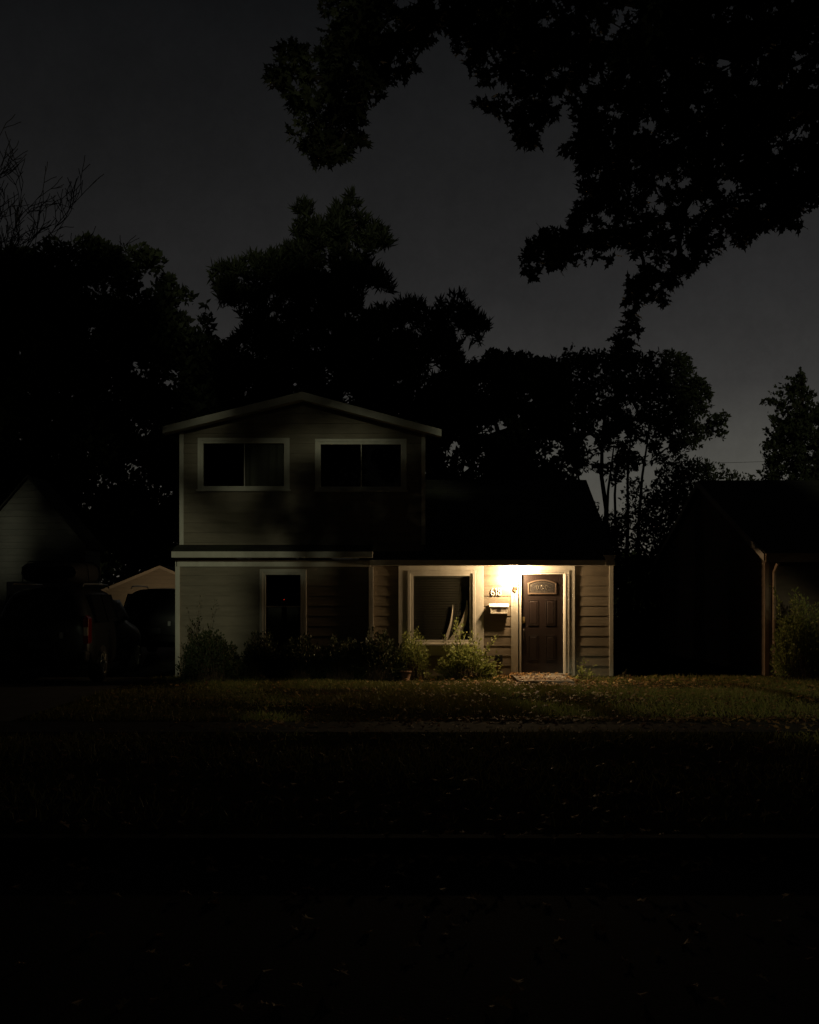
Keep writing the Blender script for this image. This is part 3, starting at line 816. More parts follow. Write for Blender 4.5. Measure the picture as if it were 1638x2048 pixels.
# ------------------------------------------------------------------ cars
def make_car(x, y):
    """SUV, rear at y, nose away from the camera"""
    t = empty('parked_suv', (x, y, 0), 'black SUV parked rear first in the driveway beside the house', 'car', 'cars parked in the driveway')
    L, W = 4.7, .95
    # stations: (distance from tail, z bottom, z belt, z top, half width belt, half width top)
    st_ = [(0.00, .45, .95, 1.02, .80, .72), (.06, .38, 1.02, 1.25, .88, .70), (.22, .33, 1.06, 1.58, .92, .66), (.42, .30, 1.08, 1.76, .94, .66),
           (.9, .26, 1.08, 1.80, .95, .67), (1.8, .24, 1.06, 1.81, .95, .68), (2.5, .24, 1.05, 1.77, .95, .67), (2.95, .24, 1.04, 1.55, .95, .66),
           (3.35, .24, 1.03, 1.16, .95, .70), (3.9, .25, 1.00, 1.06, .94, .70), (4.45, .30, .88, .95, .90, .68), (4.7, .40, .70, .75, .76, .60)]
    m = MB()
    for (d, zb_, zl, zt, wb, wt_) in st_:
        yy = y + d
        m.v += [(x + sx * wx, yy, zz) for sx, wx, zz in ((-1, wb * .80, zb_), (-1, wb * .97, zb_ + .10), (-1, wb, (zb_ + zl) / 2), (-1, wb * .97, zl), (-1, wt_ + (wb - wt_) * .18, zl + (zt - zl) * .85), (-1, wt_ * .85, zt - .01),
               (0, 0, zt + .01), (1, wt_ * .85, zt - .01), (1, wt_ + (wb - wt_) * .18, zl + (zt - zl) * .85), (1, wb * .97, zl), (1, wb, (zb_ + zl) / 2), (1, wb * .97, zb_ + .10), (1, wb * .80, zb_))]
    n = 13
    for i in range(len(st_) - 1):
        for k in range(n):
            a, b = i * n + k, i * n + (k + 1) % n
            m.f.append((a, b, b + n, a + n))
    m.f.append(tuple(range(n - 1, -1, -1))); e = (len(st_) - 1) * n; m.f.append(tuple(e + k for k in range(n)))
    body = m.build('body', M['car'], t, smooth=True)
    s = body.modifiers.new('sub', 'SUBSURF'); s.levels = 1; s.render_levels = 2
    # glass: rear and side windows, proud of the body
    gm = MB().add([(x - .60, y + .075, 1.20), (x + .60, y + .075, 1.20), (x + .57, y + .265, 1.64), (x - .57, y + .265, 1.64),
                   (x - .60, y + .16, 1.20), (x + .60, y + .16, 1.20), (x + .57, y + .34, 1.64), (x - .57, y + .34, 1.64)], [(0, 1, 2, 3), (0, 4, 5, 1), (1, 5, 6, 2), (2, 6, 7, 3), (3, 7, 4, 0)])
    gm.build('rear_window', M['car_glass'], t)
    for s_ in (-1, 1):
        for (a, b) in ((.50, 1.25), (1.32, 2.10), (2.17, 2.85)):
            k = MB(); top = 1.66 if b < 2.8 else 1.55
            o1 = [(x + s_ * .935, y + a, 1.13), (x + s_ * .935, y + b + (.25 if b > 2.8 else 0), 1.13), (x + s_ * .79, y + b - (.05 if b > 2.8 else 0), top), (x + s_ * .79, y + a + (.06 if a < 1 else 0), top)]
            i1 = [(p[0] - s_ * .05, p[1], p[2]) for p in o1]
            k.add(o1 + i1, [(0, 1, 2, 3), (0, 4, 5, 1), (1, 5, 6, 2), (2, 6, 7, 3), (3, 7, 4, 0)]).build('side_window', M['car_glass'], t)
        rl = MB().tube([(x + s_ * .66, y + .45, 1.80), (x + s_ * .66, y + .55, 1.855), (x + s_ * .67, y + 1.5, 1.865), (x + s_ * .66, y + 2.3, 1.85), (x + s_ * .66, y + 2.4, 1.79)], .016, 6)
        rl.build('roof_rail', M['chrome'], t)
        tl = MB().prism([(x + s_ * .80, .74), (x + s_ * .90, .76), (x + s_ * .90, 1.22), (x + s_ * .84, 1.28), (x + s_ * .79, 1.20)], y - .015, y + .22).build('tail_light', M['red'], t, bevel=.015)
        MB().prism([(x + s_ * .805, .90), (x + s_ * .89, .90), (x + s_ * .89, 1.06), (x + s_ * .805, 1.06)], y - .026, y + .10).build('reversing_light', M['clear_lens'], tl, bevel=.01)
        mr = MB().box(x + s_ * .93, x + s_ * 1.10, y + 2.95, y + 3.05, 1.10, 1.25); mr.build('wing_mirror', M['car'], t, bevel=.03)
        for wy in (.85, 3.75):
            cx = x + s_ * .84
            tyre = MB().lathe([(.20, -.10), (.33, -.11), (.355, -.07), (.36, 0), (.355, .07), (.33, .11), (.20, .10)], (cx, y + wy, .36), 28, 'x').build('wheel', M['rubber'], t, smooth=True)
            rm = MB()
            ro = cx + s_ * .112
            rm.lathe([(.205, -.03), (.215, 0), (.20, .012), (.19, -.02)], (ro, y + wy, .36), 28, 'x')
            for k in range(7):
                w_ = 2 * math.pi * k / 7
                c_, s2 = math.cos(w_), math.sin(w_)
                rm.tube([(ro + s_ * .004, y + wy, .36), (ro, y + wy + c_ * .20, .36 + s2 * .20)], [.03, .02], 5)
            rm.lathe([(.05, -.01), (.05, .014 * s_)], (ro, y + wy, .36), 14, 'x')
            rm.build('rim', M['chrome'], tyre)
    MB().box(x - .88, x + .88, y - .10, y + .20, .42, .62).build('bumper', M['plastic'], t, bevel=.05)
    MB().box(x - .20, x + .17, y - .035, y + .02, .66, .80).build('license_plate', M['plate'], t, bevel=.005)
    MB().box(x + .36, x + .43, y - .02, y + .04, .85, .97).build('badge', M['badge'], t, bevel=.01)
    MB().tube([(x - .3, y + .16, 1.17), (x + .05, y + .05, 1.22)], .008, 5).build('rear_wiper', M['plastic'], t)
    return t
CX, CY = -6.78, -2.0
car = make_car(CX, CY)
car['label'] = 'black SUV nearest the street in the driveway, roof loaded, at the left edge'
car2 = copy_tree(car); car2.location = (-6.45, 6.2, .02)
car2['label'] = 'second dark SUV parked further up the driveway in front of the garage'
# soft cargo bag strapped to the roof of the first car
cg = empty('roof_bag', (CX, CY + 1.4, 1.87), 'rounded black cargo bag on the roof of the nearer SUV', 'cargo bag')
m = MB(); n = 16
for i in range(9):
    t_ = i / 8; yy = CY + .55 + 1.75 * t_; k_ = (1 - (2 * t_ - 1) ** 4) ** .5
    for k in range(n):
        w_ = 2 * math.pi * k / n; c_, s2 = math.cos(w_), math.sin(w_)
        sx = abs(c_) ** .5 * (1 if c_ > 0 else -1); sz = abs(s2) ** .5 * (1 if s2 > 0 else -1)
        m.v.append((CX - .0 + .60 * sx * (.85 + .15 * k_) + .012 * math.sin(5 * k + i), yy, 2.075 + .20 * sz * (.6 + .4 * k_) + (.014 * math.sin(3 * i + k) if s2 > 0 else 0)))
for i in range(8):
    for k in range(n):
        a, b = i * n + k, i * n + (k + 1) % n; m.f.append((a, b, b + n, a + n))
m.f.append(tuple(range(n))); m.f.append(tuple(8 * n + k for k in range(n)))
m.build('bag', mat('bag_fabric', (.02, .02, .021), .85, .2), cg, smooth=True)
for yy in (CY + 1.0, CY + 1.85):
    MB().tube([(CX - .64, yy, 1.88), (CX - .62, yy, 2.2), (CX - .5, yy, 2.292), (CX + .5, yy, 2.292), (CX + .62, yy, 2.2), (CX + .64, yy, 1.88)], .012, 4).build('strap', M['plastic'], cg)

# ------------------------------------------------------------------ trees
def in_poly(pts, poly):
    x, y = pts[:, 0], pts[:, 1]; c = np.zeros(len(pts), bool); n = len(poly)
    for i in range(n):
        x0, y0 = poly[i]; x1, y1 = poly[(i + 1) % n]
        if y0 == y1: continue
        m = ((y0 > y) != (y1 > y)) & (x < (x1 - x0) * (y - y0) / (y1 - y0) + x0); c ^= m
    return c
def edge_dist(pts, poly):
    d = np.full(len(pts), 1e9); n = len(poly)
    for i in range(n):
        a = np.array(poly[i], float); b = np.array(poly[(i + 1) % n], float); ab = b - a
        t = np.clip(((pts - a) @ ab) / (ab @ ab + 1e-9), 0, 1)
        d = np.minimum(d, np.linalg.norm(pts - (a + t[:, None] * ab), axis=1))
    return d
def default_proj(pts, dep, Y):
    d = (Y + dep) + CAM_D
    return np.stack([(pts[:, 0] - 819) * d / FPX, Y + dep, EYE + (1190 - pts[:, 1]) * d / FPX], 1)

def crown_tree(name, label, poly, Y, n_clump, clump_px, leaves, size, base, shape=CARD, m='far_leaf', holes=(), extra=(), spread=2.5,
               group=None, cat='tree', limbs=26, trunk_r=.22, top=None, up=.3, proj=default_proj, hang=0.0, width=1.0, thin=0.0, part='crown', limb_from=.35, limb_k=1.0):
    """a tree whose crown fills an uneven outline; every clump of leaves has its own depth"""
    t = empty(name, base, label, cat, group)
    poly = [tuple(p) for p in poly]
    xs = [p[0] for p in poly]; ysn = [p[1] for p in poly]
    cs = np.zeros((0, 2))
    while len(cs) < n_clump:
        c = np.stack([rng.uniform(min(xs), max(xs), 4000), rng.uniform(min(ysn), max(ysn), 4000)], 1)
        c = c[in_poly(c, poly)]
        for (hx_, hy_, hr) in holes:
            c = c[(np.hypot(c[:, 0] - hx_, c[:, 1] - hy_) > hr)]
        cs = np.concatenate([cs, c])
    cs = cs[:n_clump]
    if len(extra): cs[:len(extra)] = np.array([p[:2] for p in extra])
    e0 = edge_dist(cs, poly); e = e0.copy()
    for (hx_, hy_, hr) in holes:
        e = np.minimum(e, np.hypot(cs[:, 0] - hx_, cs[:, 1] - hy_) - hr)
    rad_px = np.minimum(clump_px * rng.uniform(.6, 1.2, n_clump), e * .9 + clump_px * .16)
    for q_, p_ in enumerate(extra): rad_px[q_] = p_[2]
    E = np.clip(e0 / (e0.max() + 1e-6), .03, 1) ** .5
    dep = rng.uniform(-1, 1, n_clump) * spread * E
    C = proj(cs, dep, Y)
    scale = np.linalg.norm(proj(cs + np.array([1.0, 0]), dep, Y) - C, axis=1)
    rad = rad_px * scale
    w = rad ** 2; w = w / w.sum()
    cid = rng.choice(n_clump, leaves, p=w)
    o = rng.normal(size=(leaves, 3)); o /= np.linalg.norm(o, axis=1, keepdims=True)
    rr = rng.uniform(0, 1, leaves) ** .5
    pos = C[cid] + o * (rad[cid] * rr)[:, None]
    direc = o * .8 + rng.normal(size=(leaves, 3)) * .5 + np.array([0, 0, up - hang])
    sz = size * rng.uniform(.6, 1.25, leaves)
    pos -= direc / np.linalg.norm(direc, axis=1, keepdims=True) * sz[:, None] * .4
    leaf_mesh(part, pos, direc, sz, shape, M[m], t, width=width)
    # trunk and limbs
    b = Vector(base); tp = Vector(top) if top is not None else Vector(C.mean(0) + np.array([0, 0, .5]))
    wd = MB()
    tr_pts = []
    for k in range(9):
        s = k / 8; p = b.lerp(tp, s) + Vector((math.sin(k * 1.7) * .08, math.cos(k * 2.1) * .08, 0)) * (1 if 0 < k else 0)
        tr_pts.append(p)
    tr_pts[0] = b
    wd.tube(tr_pts, [trunk_r * (1.25 if k == 0 else 1 - .085 * k) for k in range(9)], 9)
    # limbs run from clump to clump, thicker where they carry more
    nodes = [np.array(p) for p in tr_pts[int(limb_from * 8):]]
    n0 = len(nodes)
    big = np.argsort(-rad)[:max(60, int(n_clump * .45))]
    T0 = np.array(nodes)
    d0 = np.array([np.linalg.norm(T0 - C[k], axis=1).min() for k in big])
    order = big[np.argsort(d0)]
    pos_n = np.concatenate([T0, C[order]]); par_n = [-1] * n0; root_d = [0.0] * n0
    for a in range(len(order)):
        c = C[order[a]]
        dist = np.linalg.norm(pos_n[:n0 + a] - c, axis=1)
        b_ = int(np.argmin(dist + .25 * np.array(root_d)))
        par_n.append(b_); root_d.append(root_d[b_] + dist[b_])
    cnt = np.ones(len(pos_n))
    for a in range(len(pos_n) - 1, n0 - 1, -1): cnt[par_n[a]] += cnt[a]
    for a in range(n0, len(pos_n)):
        p0, p1 = Vector(pos_n[par_n[a]]), Vector(pos_n[a]); L = (p1 - p0).length
        ra = min(trunk_r * .5, .010 * limb_k * cnt[a] ** .5 * (1 + trunk_r)); rb_ = ra * .72
        md = p0.lerp(p1, .5) + Vector((random.uniform(-1, 1), random.uniform(-1, 1), random.uniform(-.3, 1))) * L * .08
        wd.tube([p0, md, p1], [ra, (ra + rb_) / 2, rb_], 4 if ra < .03 else 6, cap=False)
    wd.build('trunk', M['bark'], t)
    return t, C

G = 'dark trees behind the houses'
T1 = [(-90, 520), (0, 500), (31, 496), (76, 481), (113, 472), (140, 478), (171, 469), (198, 481), (226, 487), (232, 500), (247, 484), (258, 494), (272, 478), (287, 493), (314, 503), (333, 521), (331, 538), (345, 557), (357, 573), (379, 576),
      (400, 579), (424, 588), (418, 606), (427, 637), (427, 677), (452, 689), (470, 720), (460, 860), (420, 1000), (390, 1110), (200, 1130), (-90, 1140)]
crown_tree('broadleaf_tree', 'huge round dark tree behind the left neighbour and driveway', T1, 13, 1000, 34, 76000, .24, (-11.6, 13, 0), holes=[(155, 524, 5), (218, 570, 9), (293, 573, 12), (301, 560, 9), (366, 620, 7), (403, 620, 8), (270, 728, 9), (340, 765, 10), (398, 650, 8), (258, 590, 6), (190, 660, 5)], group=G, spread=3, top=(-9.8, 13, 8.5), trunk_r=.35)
T2 = [(420, 552), (423, 532), (466, 521), (494, 509), (529, 505), (568, 493), (580, 474), (589, 480), (588, 450), (595, 431), (580, 407), (599, 400), (623, 407), (630, 431), (654, 440), (662, 419), (681, 403), (701, 382), (709, 403), (730, 411),
      (732, 435), (756, 442), (771, 458), (787, 482), (779, 497), (757, 497), (748, 532), (775, 544), (787, 564), (787, 591), (775, 599), (752, 575), (732, 591), (722, 640), (760, 720), (800, 850), (780, 900), (430, 900), (425, 700), (459, 684), (487, 650), (470, 614), (440, 610), (425, 580)]
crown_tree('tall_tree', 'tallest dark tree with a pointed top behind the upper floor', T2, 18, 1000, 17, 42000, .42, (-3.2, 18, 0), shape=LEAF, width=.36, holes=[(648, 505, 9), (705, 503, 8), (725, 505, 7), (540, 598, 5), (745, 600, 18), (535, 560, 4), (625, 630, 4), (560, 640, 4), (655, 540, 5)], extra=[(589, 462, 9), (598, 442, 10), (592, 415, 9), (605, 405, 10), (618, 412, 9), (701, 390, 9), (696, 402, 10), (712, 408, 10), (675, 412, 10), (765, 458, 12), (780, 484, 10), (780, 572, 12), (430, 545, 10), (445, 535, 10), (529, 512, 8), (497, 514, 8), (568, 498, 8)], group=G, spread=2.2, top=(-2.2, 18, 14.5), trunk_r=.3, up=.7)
T3 = [(716, 625), (736, 618), (752, 610), (783, 614), (799, 591), (826, 599), (849, 607), (861, 622), (884, 614), (875, 597), (904, 603), (904, 583), (927, 583), (935, 607), (959, 622), (986, 657), (966, 661), (959, 692), (935, 685), (920, 704), (940, 735), (930, 800), (900, 900), (860, 950), (740, 900), (700, 760)]
crown_tree('ragged_tree', 'ragged dark tree leaning right beside the tallest tree', T3, 16, 600, 15, 20000, .40, (-.4, 16, 0), shape=LEAF, width=.36, holes=[(918, 668, 9), (815, 655, 8), (838, 668, 7), (745, 728, 7), (865, 742, 9), (876, 770, 8), (790, 770, 4), (870, 735, 8)], extra=[(904, 590, 8), (925, 592, 9), (882, 604, 7), (975, 652, 10), (962, 640, 12), (958, 680, 8), (940, 625, 12), (812, 602, 9), (835, 606, 10), (765, 618, 9)], group=G, spread=1.8, top=(.1, 16, 8.8), trunk_r=.2, up=.7)
T4 = [(850, 760), (880, 745), (936, 730), (955, 706), (974, 699), (1000, 702), (1017, 690), (1026, 706), (1059, 706), (1083, 718), (1116, 714), (1140, 740), (1150, 850), (1160, 940), (1170, 1040), (860, 1040), (850, 900)]
crown_tree('spreading_tree', 'low spreading dark tree behind the main roof', T4, 12, 700, 22, 34000, .19, (2.6, 12, 0), holes=[(1003, 858, 11), (990, 868, 8), (905, 890, 8), (893, 850, 6), (895, 905, 7), (930, 935, 5), (1110, 905, 6), (1060, 800, 4)], group=G, spread=2, top=(2.6, 12, 6.5))
T5 = [(1120, 720), (1131, 692), (1143, 676), (1154, 697), (1183, 699), (1215, 700), (1278, 711), (1306, 702), (1340, 697), (1373, 706), (1394, 716), (1387, 749), (1416, 759), (1425, 778), (1420, 801), (1430, 830), (1449, 816), (1458, 830), (1454, 863), (1444, 882), (1430, 868), (1406, 892), (1378, 904),
      (1340, 930), (1300, 925), (1250, 950), (1225, 975), (1190, 940), (1160, 945), (1130, 900)]
slender, _ = crown_tree('slender_tree', 'tree whose bare stem shows against the sky right of the roof', T5, 13, 760, 16, 17000, .16, P(1212, 1350, 13), shape=LEAF, holes=[(1202, 845, 6), (1245, 870, 8), (1270, 820, 5), (1180, 880, 9), (1225, 905, 9), (1330, 890, 9), (1195, 915, 8), (1290, 905, 10), (1360, 860, 5), (1275, 895, 8)], group=G, spread=1.8, top=P(1206, 820, 13), trunk_r=.13, up=-.1, limbs=40)
for (a_, b_, h_) in ((1180, 1150, 900), (1236, 1262, 860), (1270, 1300, 850), (1196, 1228, 890), (1255, 1235, 900)):
    p0, p1 = P(a_, 1340, 13), P(b_, h_, 13); p0.z = 0
    md = p0.lerp(p1, .55) + Vector((random.uniform(-.25, .25), random.uniform(-.3, .3), 0))
    MB().tube([p0, p0.lerp(md, .5) + Vector((.05, 0, 0)), md, md.lerp(p1, .5) + Vector((-.05, .05, 0)), p1], [.085, .07, .055, .04, .02], 6).build('stem', M['bark'], slender)
T5b = [(1125, 1100), (1145, 1000), (1150, 985), (1180, 990), (1206, 1022), (1236, 1018), (1243, 980), (1262, 955), (1290, 950), (1312, 945), (1325, 905), (1378, 908), (1420, 920), (1444, 930), (1473, 946), (1492, 934), (1506, 949), (1522, 968), (1560, 1100), (1560, 1352), (1120, 1352), (1120, 1180)]
crown_tree('hedge_shrub', 'leafy low growth rising between the two houses', T5b, 11.5, 1000, 24, 50000, .13, P(1320, 1355, 11.5) * 1.0, shape=LEAF, holes=[(1225, 1000, 14), (1300, 950, 12)], group=G, spread=1.5, top=P(1330, 1060, 11.5), trunk_r=.09, up=.2, cat='shrub', part='foliage')
T6 = [(1601, 731), (1606, 750), (1621, 762), (1608, 772), (1636, 790), (1618, 800), (1655, 812), (1660, 835), (1740, 850), (1760, 1100), (1530, 1100), (1525, 968), (1519, 944), (1530, 925), (1516, 892), (1536, 880), (1522, 863), (1540, 845), (1534, 826), (1556, 812), (1519, 806), (1534, 796), (1562, 796), (1533, 785), (1550, 778), (1576, 782), (1543, 769), (1560, 765), (1584, 768), (1562, 751), (1592, 756)]
crown_tree('conifer_tree', 'pointed evergreen rising behind the right neighbour roof', T6, 13, 1000, 11, 24000, .14, P(1625, 1350, 13), holes=[(1560, 830, 4), (1545, 860, 4), (1600, 800, 3)], extra=[(1601, 736, 3), (1602, 745, 5), (1603, 756, 7), (1612, 763, 5), (1590, 760, 5), (1575, 755, 4), (1566, 752, 3), (1585, 775, 6), (1550, 772, 4), (1565, 775, 6), (1540, 785, 4), (1556, 788, 6), (1524, 805, 4), (1536, 803, 5), (1552, 804, 6), (1620, 782, 6), (1632, 790, 4), (1519, 890, 4), (1521, 942, 5), (1526, 862, 4)], group=G, spread=1.8, top=P(1602, 750, 13), trunk_r=.16, up=.5)

# the street tree whose boughs hang over the picture
T7 = [(600, -160), (639, 0), (649, 49), (642, 73), (611, 87), (569, 83), (552, 104), (559, 128), (531, 142), (542, 163), (559, 188), (576, 215), (604, 236), (573, 267), (597, 278), (604, 316), (639, 333), (698, 320), (705, 295), (733, 299), (736, 278), (726, 229), (764, 201), (778, 170),
      (820, 153), (847, 132), (865, 97), (868, 59), (889, 59), (899, 94), (931, 115), (938, 149), (979, 174), (985, 190), (945, 205), (972, 236), (1028, 236), (1024, 267), (1056, 295), (1080, 278), (1090, 240), (1146, 229), (1153, 250), (1118, 306), (1153, 320),
      (1156, 361), (1167, 393), (1143, 410), (1139, 452), (1118, 459), (1084, 448), (1073, 472), (1042, 479), (1045, 528), (1056, 563), (1077, 556), (1090, 535), (1129, 542), (1181, 521), (1229, 528), (1264, 514), (1285, 535), (1250, 563), (1257, 590), (1243, 625),
      (1247, 660), (1215, 695), (1228, 715), (1271, 705), (1285, 674), (1275, 625), (1299, 597), (1327, 618), (1340, 583), (1375, 556), (1424, 514), (1473, 493), (1528, 465), (1577, 452), (1604, 469), (1618, 444), (1638, 403), (1800, 430), (1950, 300), (1950, -160)]
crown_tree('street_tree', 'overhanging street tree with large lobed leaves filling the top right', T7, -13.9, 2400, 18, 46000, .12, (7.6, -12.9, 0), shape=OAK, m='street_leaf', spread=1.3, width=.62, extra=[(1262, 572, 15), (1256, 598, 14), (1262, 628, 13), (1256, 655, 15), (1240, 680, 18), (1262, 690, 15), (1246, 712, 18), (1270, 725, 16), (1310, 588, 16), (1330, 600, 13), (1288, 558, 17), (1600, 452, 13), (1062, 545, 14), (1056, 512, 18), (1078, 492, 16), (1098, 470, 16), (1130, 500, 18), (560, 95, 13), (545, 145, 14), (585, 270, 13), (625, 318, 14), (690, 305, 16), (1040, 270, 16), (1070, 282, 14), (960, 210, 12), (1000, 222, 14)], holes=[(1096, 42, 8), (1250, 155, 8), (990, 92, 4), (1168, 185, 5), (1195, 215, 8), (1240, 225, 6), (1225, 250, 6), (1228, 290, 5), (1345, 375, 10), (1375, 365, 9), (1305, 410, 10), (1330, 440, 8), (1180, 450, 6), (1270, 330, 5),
           (1210, 515, 9), (1240, 508, 8), (1410, 500, 5), (1300, 470, 8), (1340, 500, 8), (1385, 455, 7), (1610, 265, 8), (1290, 375, 6), (1250, 385, 6), (1080, 490, 4), (1350, 290, 4)], top=(5.6, -13.3, 7.2), trunk_r=.24, hang=.5, limbs=60, limb_from=.9, limb_k=.7)

# unseen tree added behind the camera, its crown outlined by the shade it throws
def sun_proj(pts, dep, Y):
    n = len(pts); x = (pts[:, 0] - 819) / 100; z = (1355 - pts[:, 1]) / 100
    t = -(Y + dep) / (-SUN.y)
    t = (Y + dep) / SUN.y
    return np.stack([x + t * SUN.x, Y + dep, z + t * SUN.z], 1)
T8 = [(600, 1640), (560, 1480), (520, 1410), (480, 1380), (470, 1330), (490, 1200), (462, 1165), (560, 1150), (650, 1130), (640, 1098), (610, 1092), (600, 1010), (640, 975), (880, 965), (900, 745), (325, 735), (318, 520), (310, 60), (300, -260), (1100, -420), (1700, -200), (1820, 700), (1800, 1385), (1620, 1405), (1450, 1385), (1330, 1405), (1180, 1380), (1060, 1400), (960, 1395), (900, 1480), (850, 1640)]
crown_tree('added_shade_tree', 'unseen tall tree added behind the camera, crown shaped to cast the shade', T8, -29, 2600, 55, 70000, .40, (5.2, -29, 0), shape=CARD, m='street_leaf', proj=sun_proj, spread=1.4,
           holes=[(930, 905, 46), (1000, 935, 50), (1070, 960, 46), (1600, 1245, 42), (1560, 1195, 38)] + [(540 + 50 * k, 1382 + (k % 3) * 4, 13) for k in range(9)],
           top=(4.8, -29, 17), trunk_r=.4, limb_from=.5)
T8B = [(296, 735), (600, 715), (905, 735), (880, 965), (640, 975), (600, 1010), (612, 1090), (500, 1095), (440, 1085), (400, 1060), (380, 1010), (330, 985), (296, 900)]  # sparse unseen crown, added to let only part of the light through
crown_tree('added_thin_shade_tree', 'unseen thin leaved tree added behind the camera to dim the upper floor', T8B, -27.6, 300, 45, 5200, .22, (-1.5, -27.6, 0), shape=CARD, m='street_leaf', proj=sun_proj, spread=.5,
           holes=[(575, 1062, 16), (650, 905, 30), (690, 885, 24), (745, 885, 20), (850, 935, 24), (400, 905, 24), (480, 978, 20), (560, 890, 16)], top=(.6, -27.6, 12.5), trunk_r=.10, limb_from=.6, limb_k=.6)
T9 = [(-700, 1620), (-700, 300), (-560, -60), (-150, -200), (180, -60), (300, 260), (310, 560), (322, 900), (300, 1080), (322, 1290), (335, 1345), (450, 1385), (520, 1440), (580, 1620)]  # unseen crown added to darken driveway and left lawn, gaps left for light
crown_tree('added_shade_tree', 'second unseen tall tree added behind the camera to shade the left side', T9, -29, 1900, 55, 50000, .40, (-7.5, -29, 0), shape=CARD, m='street_leaf', proj=sun_proj, spread=1.4,
           holes=[(-90, 930, 36), (-75, 990, 36), (-85, 1050, 34), (207, 1297, 12), (225, 1345, 10)],
           top=(-7.5, -29, 17), trunk_r=.4, limb_from=.5)
def grow_woods():
    n_ = 60000
    x = rng.uniform(-70, 70, n_); top = 4.6 + 1.0 * np.sin(x * .23) + .8 * np.sin(x * .71 + 1) + .5 * np.sin(x * 1.9)
    z = top * rng.uniform(0, 1, n_) ** .8
    tag(leaf_mesh('distant_woods', np.stack([x, rng.normal(52, 2, n_), z], 1), rng.normal(size=(n_, 3)), rng.uniform(.4, .8, n_), CARD, M['far_leaf']), 'low dark line of distant trees and gardens', kind='stuff')
grow_woods()
def grow_shade_hedge():  # unseen hedge, added to keep the low light off verge and kerb
    t = empty('added_shade_hedge', (-1, -29.5, 0), 'unseen hedge added behind the camera to shade the verge and road', 'hedge')
    n_ = 60000
    p = np.stack([rng.uniform(-15, 16, n_), rng.normal(-29.5, .35, n_), rng.uniform(.05, 4.2, n_)], 1)
    p[:, 2] -= (.35 * np.sin(p[:, 0] * 1.1) + .3 * np.sin(p[:, 0] * 2.7 + 1)) * (p[:, 2] / 3.9)
    leaf_mesh('foliage', p, rng.normal(size=(n_, 3)), rng.uniform(.22, .36, n_), CARD, M['street_leaf'], t)
    w_ = MB()
    for k in range(27):
        x = -12.6 + k; w_.tube([(x, -29.5, 0), (x + .1, -29.45, 1.2), (x, -29.5, 2.9)], [.05, .04, .01], 5)
    w_.build('stem', M['bark'], t)
grow_shade_hedge()

# bare tree far left
bt = empty('bare_tree', (-15.2, 10, 0), 'leafless tree with fine branches at the left edge of the sky', 'tree', G)
bm_ = MB()
def grow(p, d, L, r, lvl):
    pts = [p]; rr = [r]
    for k in range(5):
        d = (d + Vector((random.uniform(-.2, .2), random.uniform(-.2, .2), random.uniform(-.10, .14)))).normalized()
        p = p + d * L / 5; pts.append(p); rr.append(max(.011, r * (1 - .15 * (k + 1))))
    bm_.tube(pts, rr, 6 if lvl < 2 else 3, cap=False)
    if lvl >= 6: return
    for k in range(3 if lvl else 8):
        i = random.choice((2, 3, 4)) if k else 5
        a = Vector((random.uniform(-1, 1), random.uniform(-1, 1), random.uniform(-.45, .5)))
        grow(pts[i], (d + a * .75).normalized(), L * random.uniform(.50, .74), max(.012, rr[i] * .62), lvl + 1)
random.seed(21)
tb, tt_ = Vector((-13.4, 10, 0)), Vector((-12.1, 10, 10.2))
bm_.tube([tb, tb.lerp(tt_, .3) + Vector((-.2, 0, 0)), tb.lerp(tt_, .65) + Vector((.1, .1, 0)), tt_], [.22, .17, .12, .07], 8)
for k in range(16):
    a = R(12 + 100 * k / 15 + random.uniform(-5, 5)); q = random.uniform(.72, 1)
    grow(tb.lerp(tt_, q) , Vector((math.cos(a), random.uniform(-.5, .5), math.sin(a))).normalized(), random.uniform(1.7, 2.5), .045, 2)
bm_.build('trunk', mat('dark_bark', (.022, .018, .015), .95, .0), bt)

# ------------------------------------------------------------------ power line
wl_ = MB(); a, b = P(700, 905, 60), P(2100, 880, 60)
wl_.tube([a.lerp(b, k / 20) - Vector((0, 0, 1.2 * (1 - (2 * k / 20 - 1) ** 2))) for k in range(21)], .014, 5)
tag(wl_.build('power_line', M['cable']), 'thin overhead wire crossing the bright low sky on the right', 'wire')

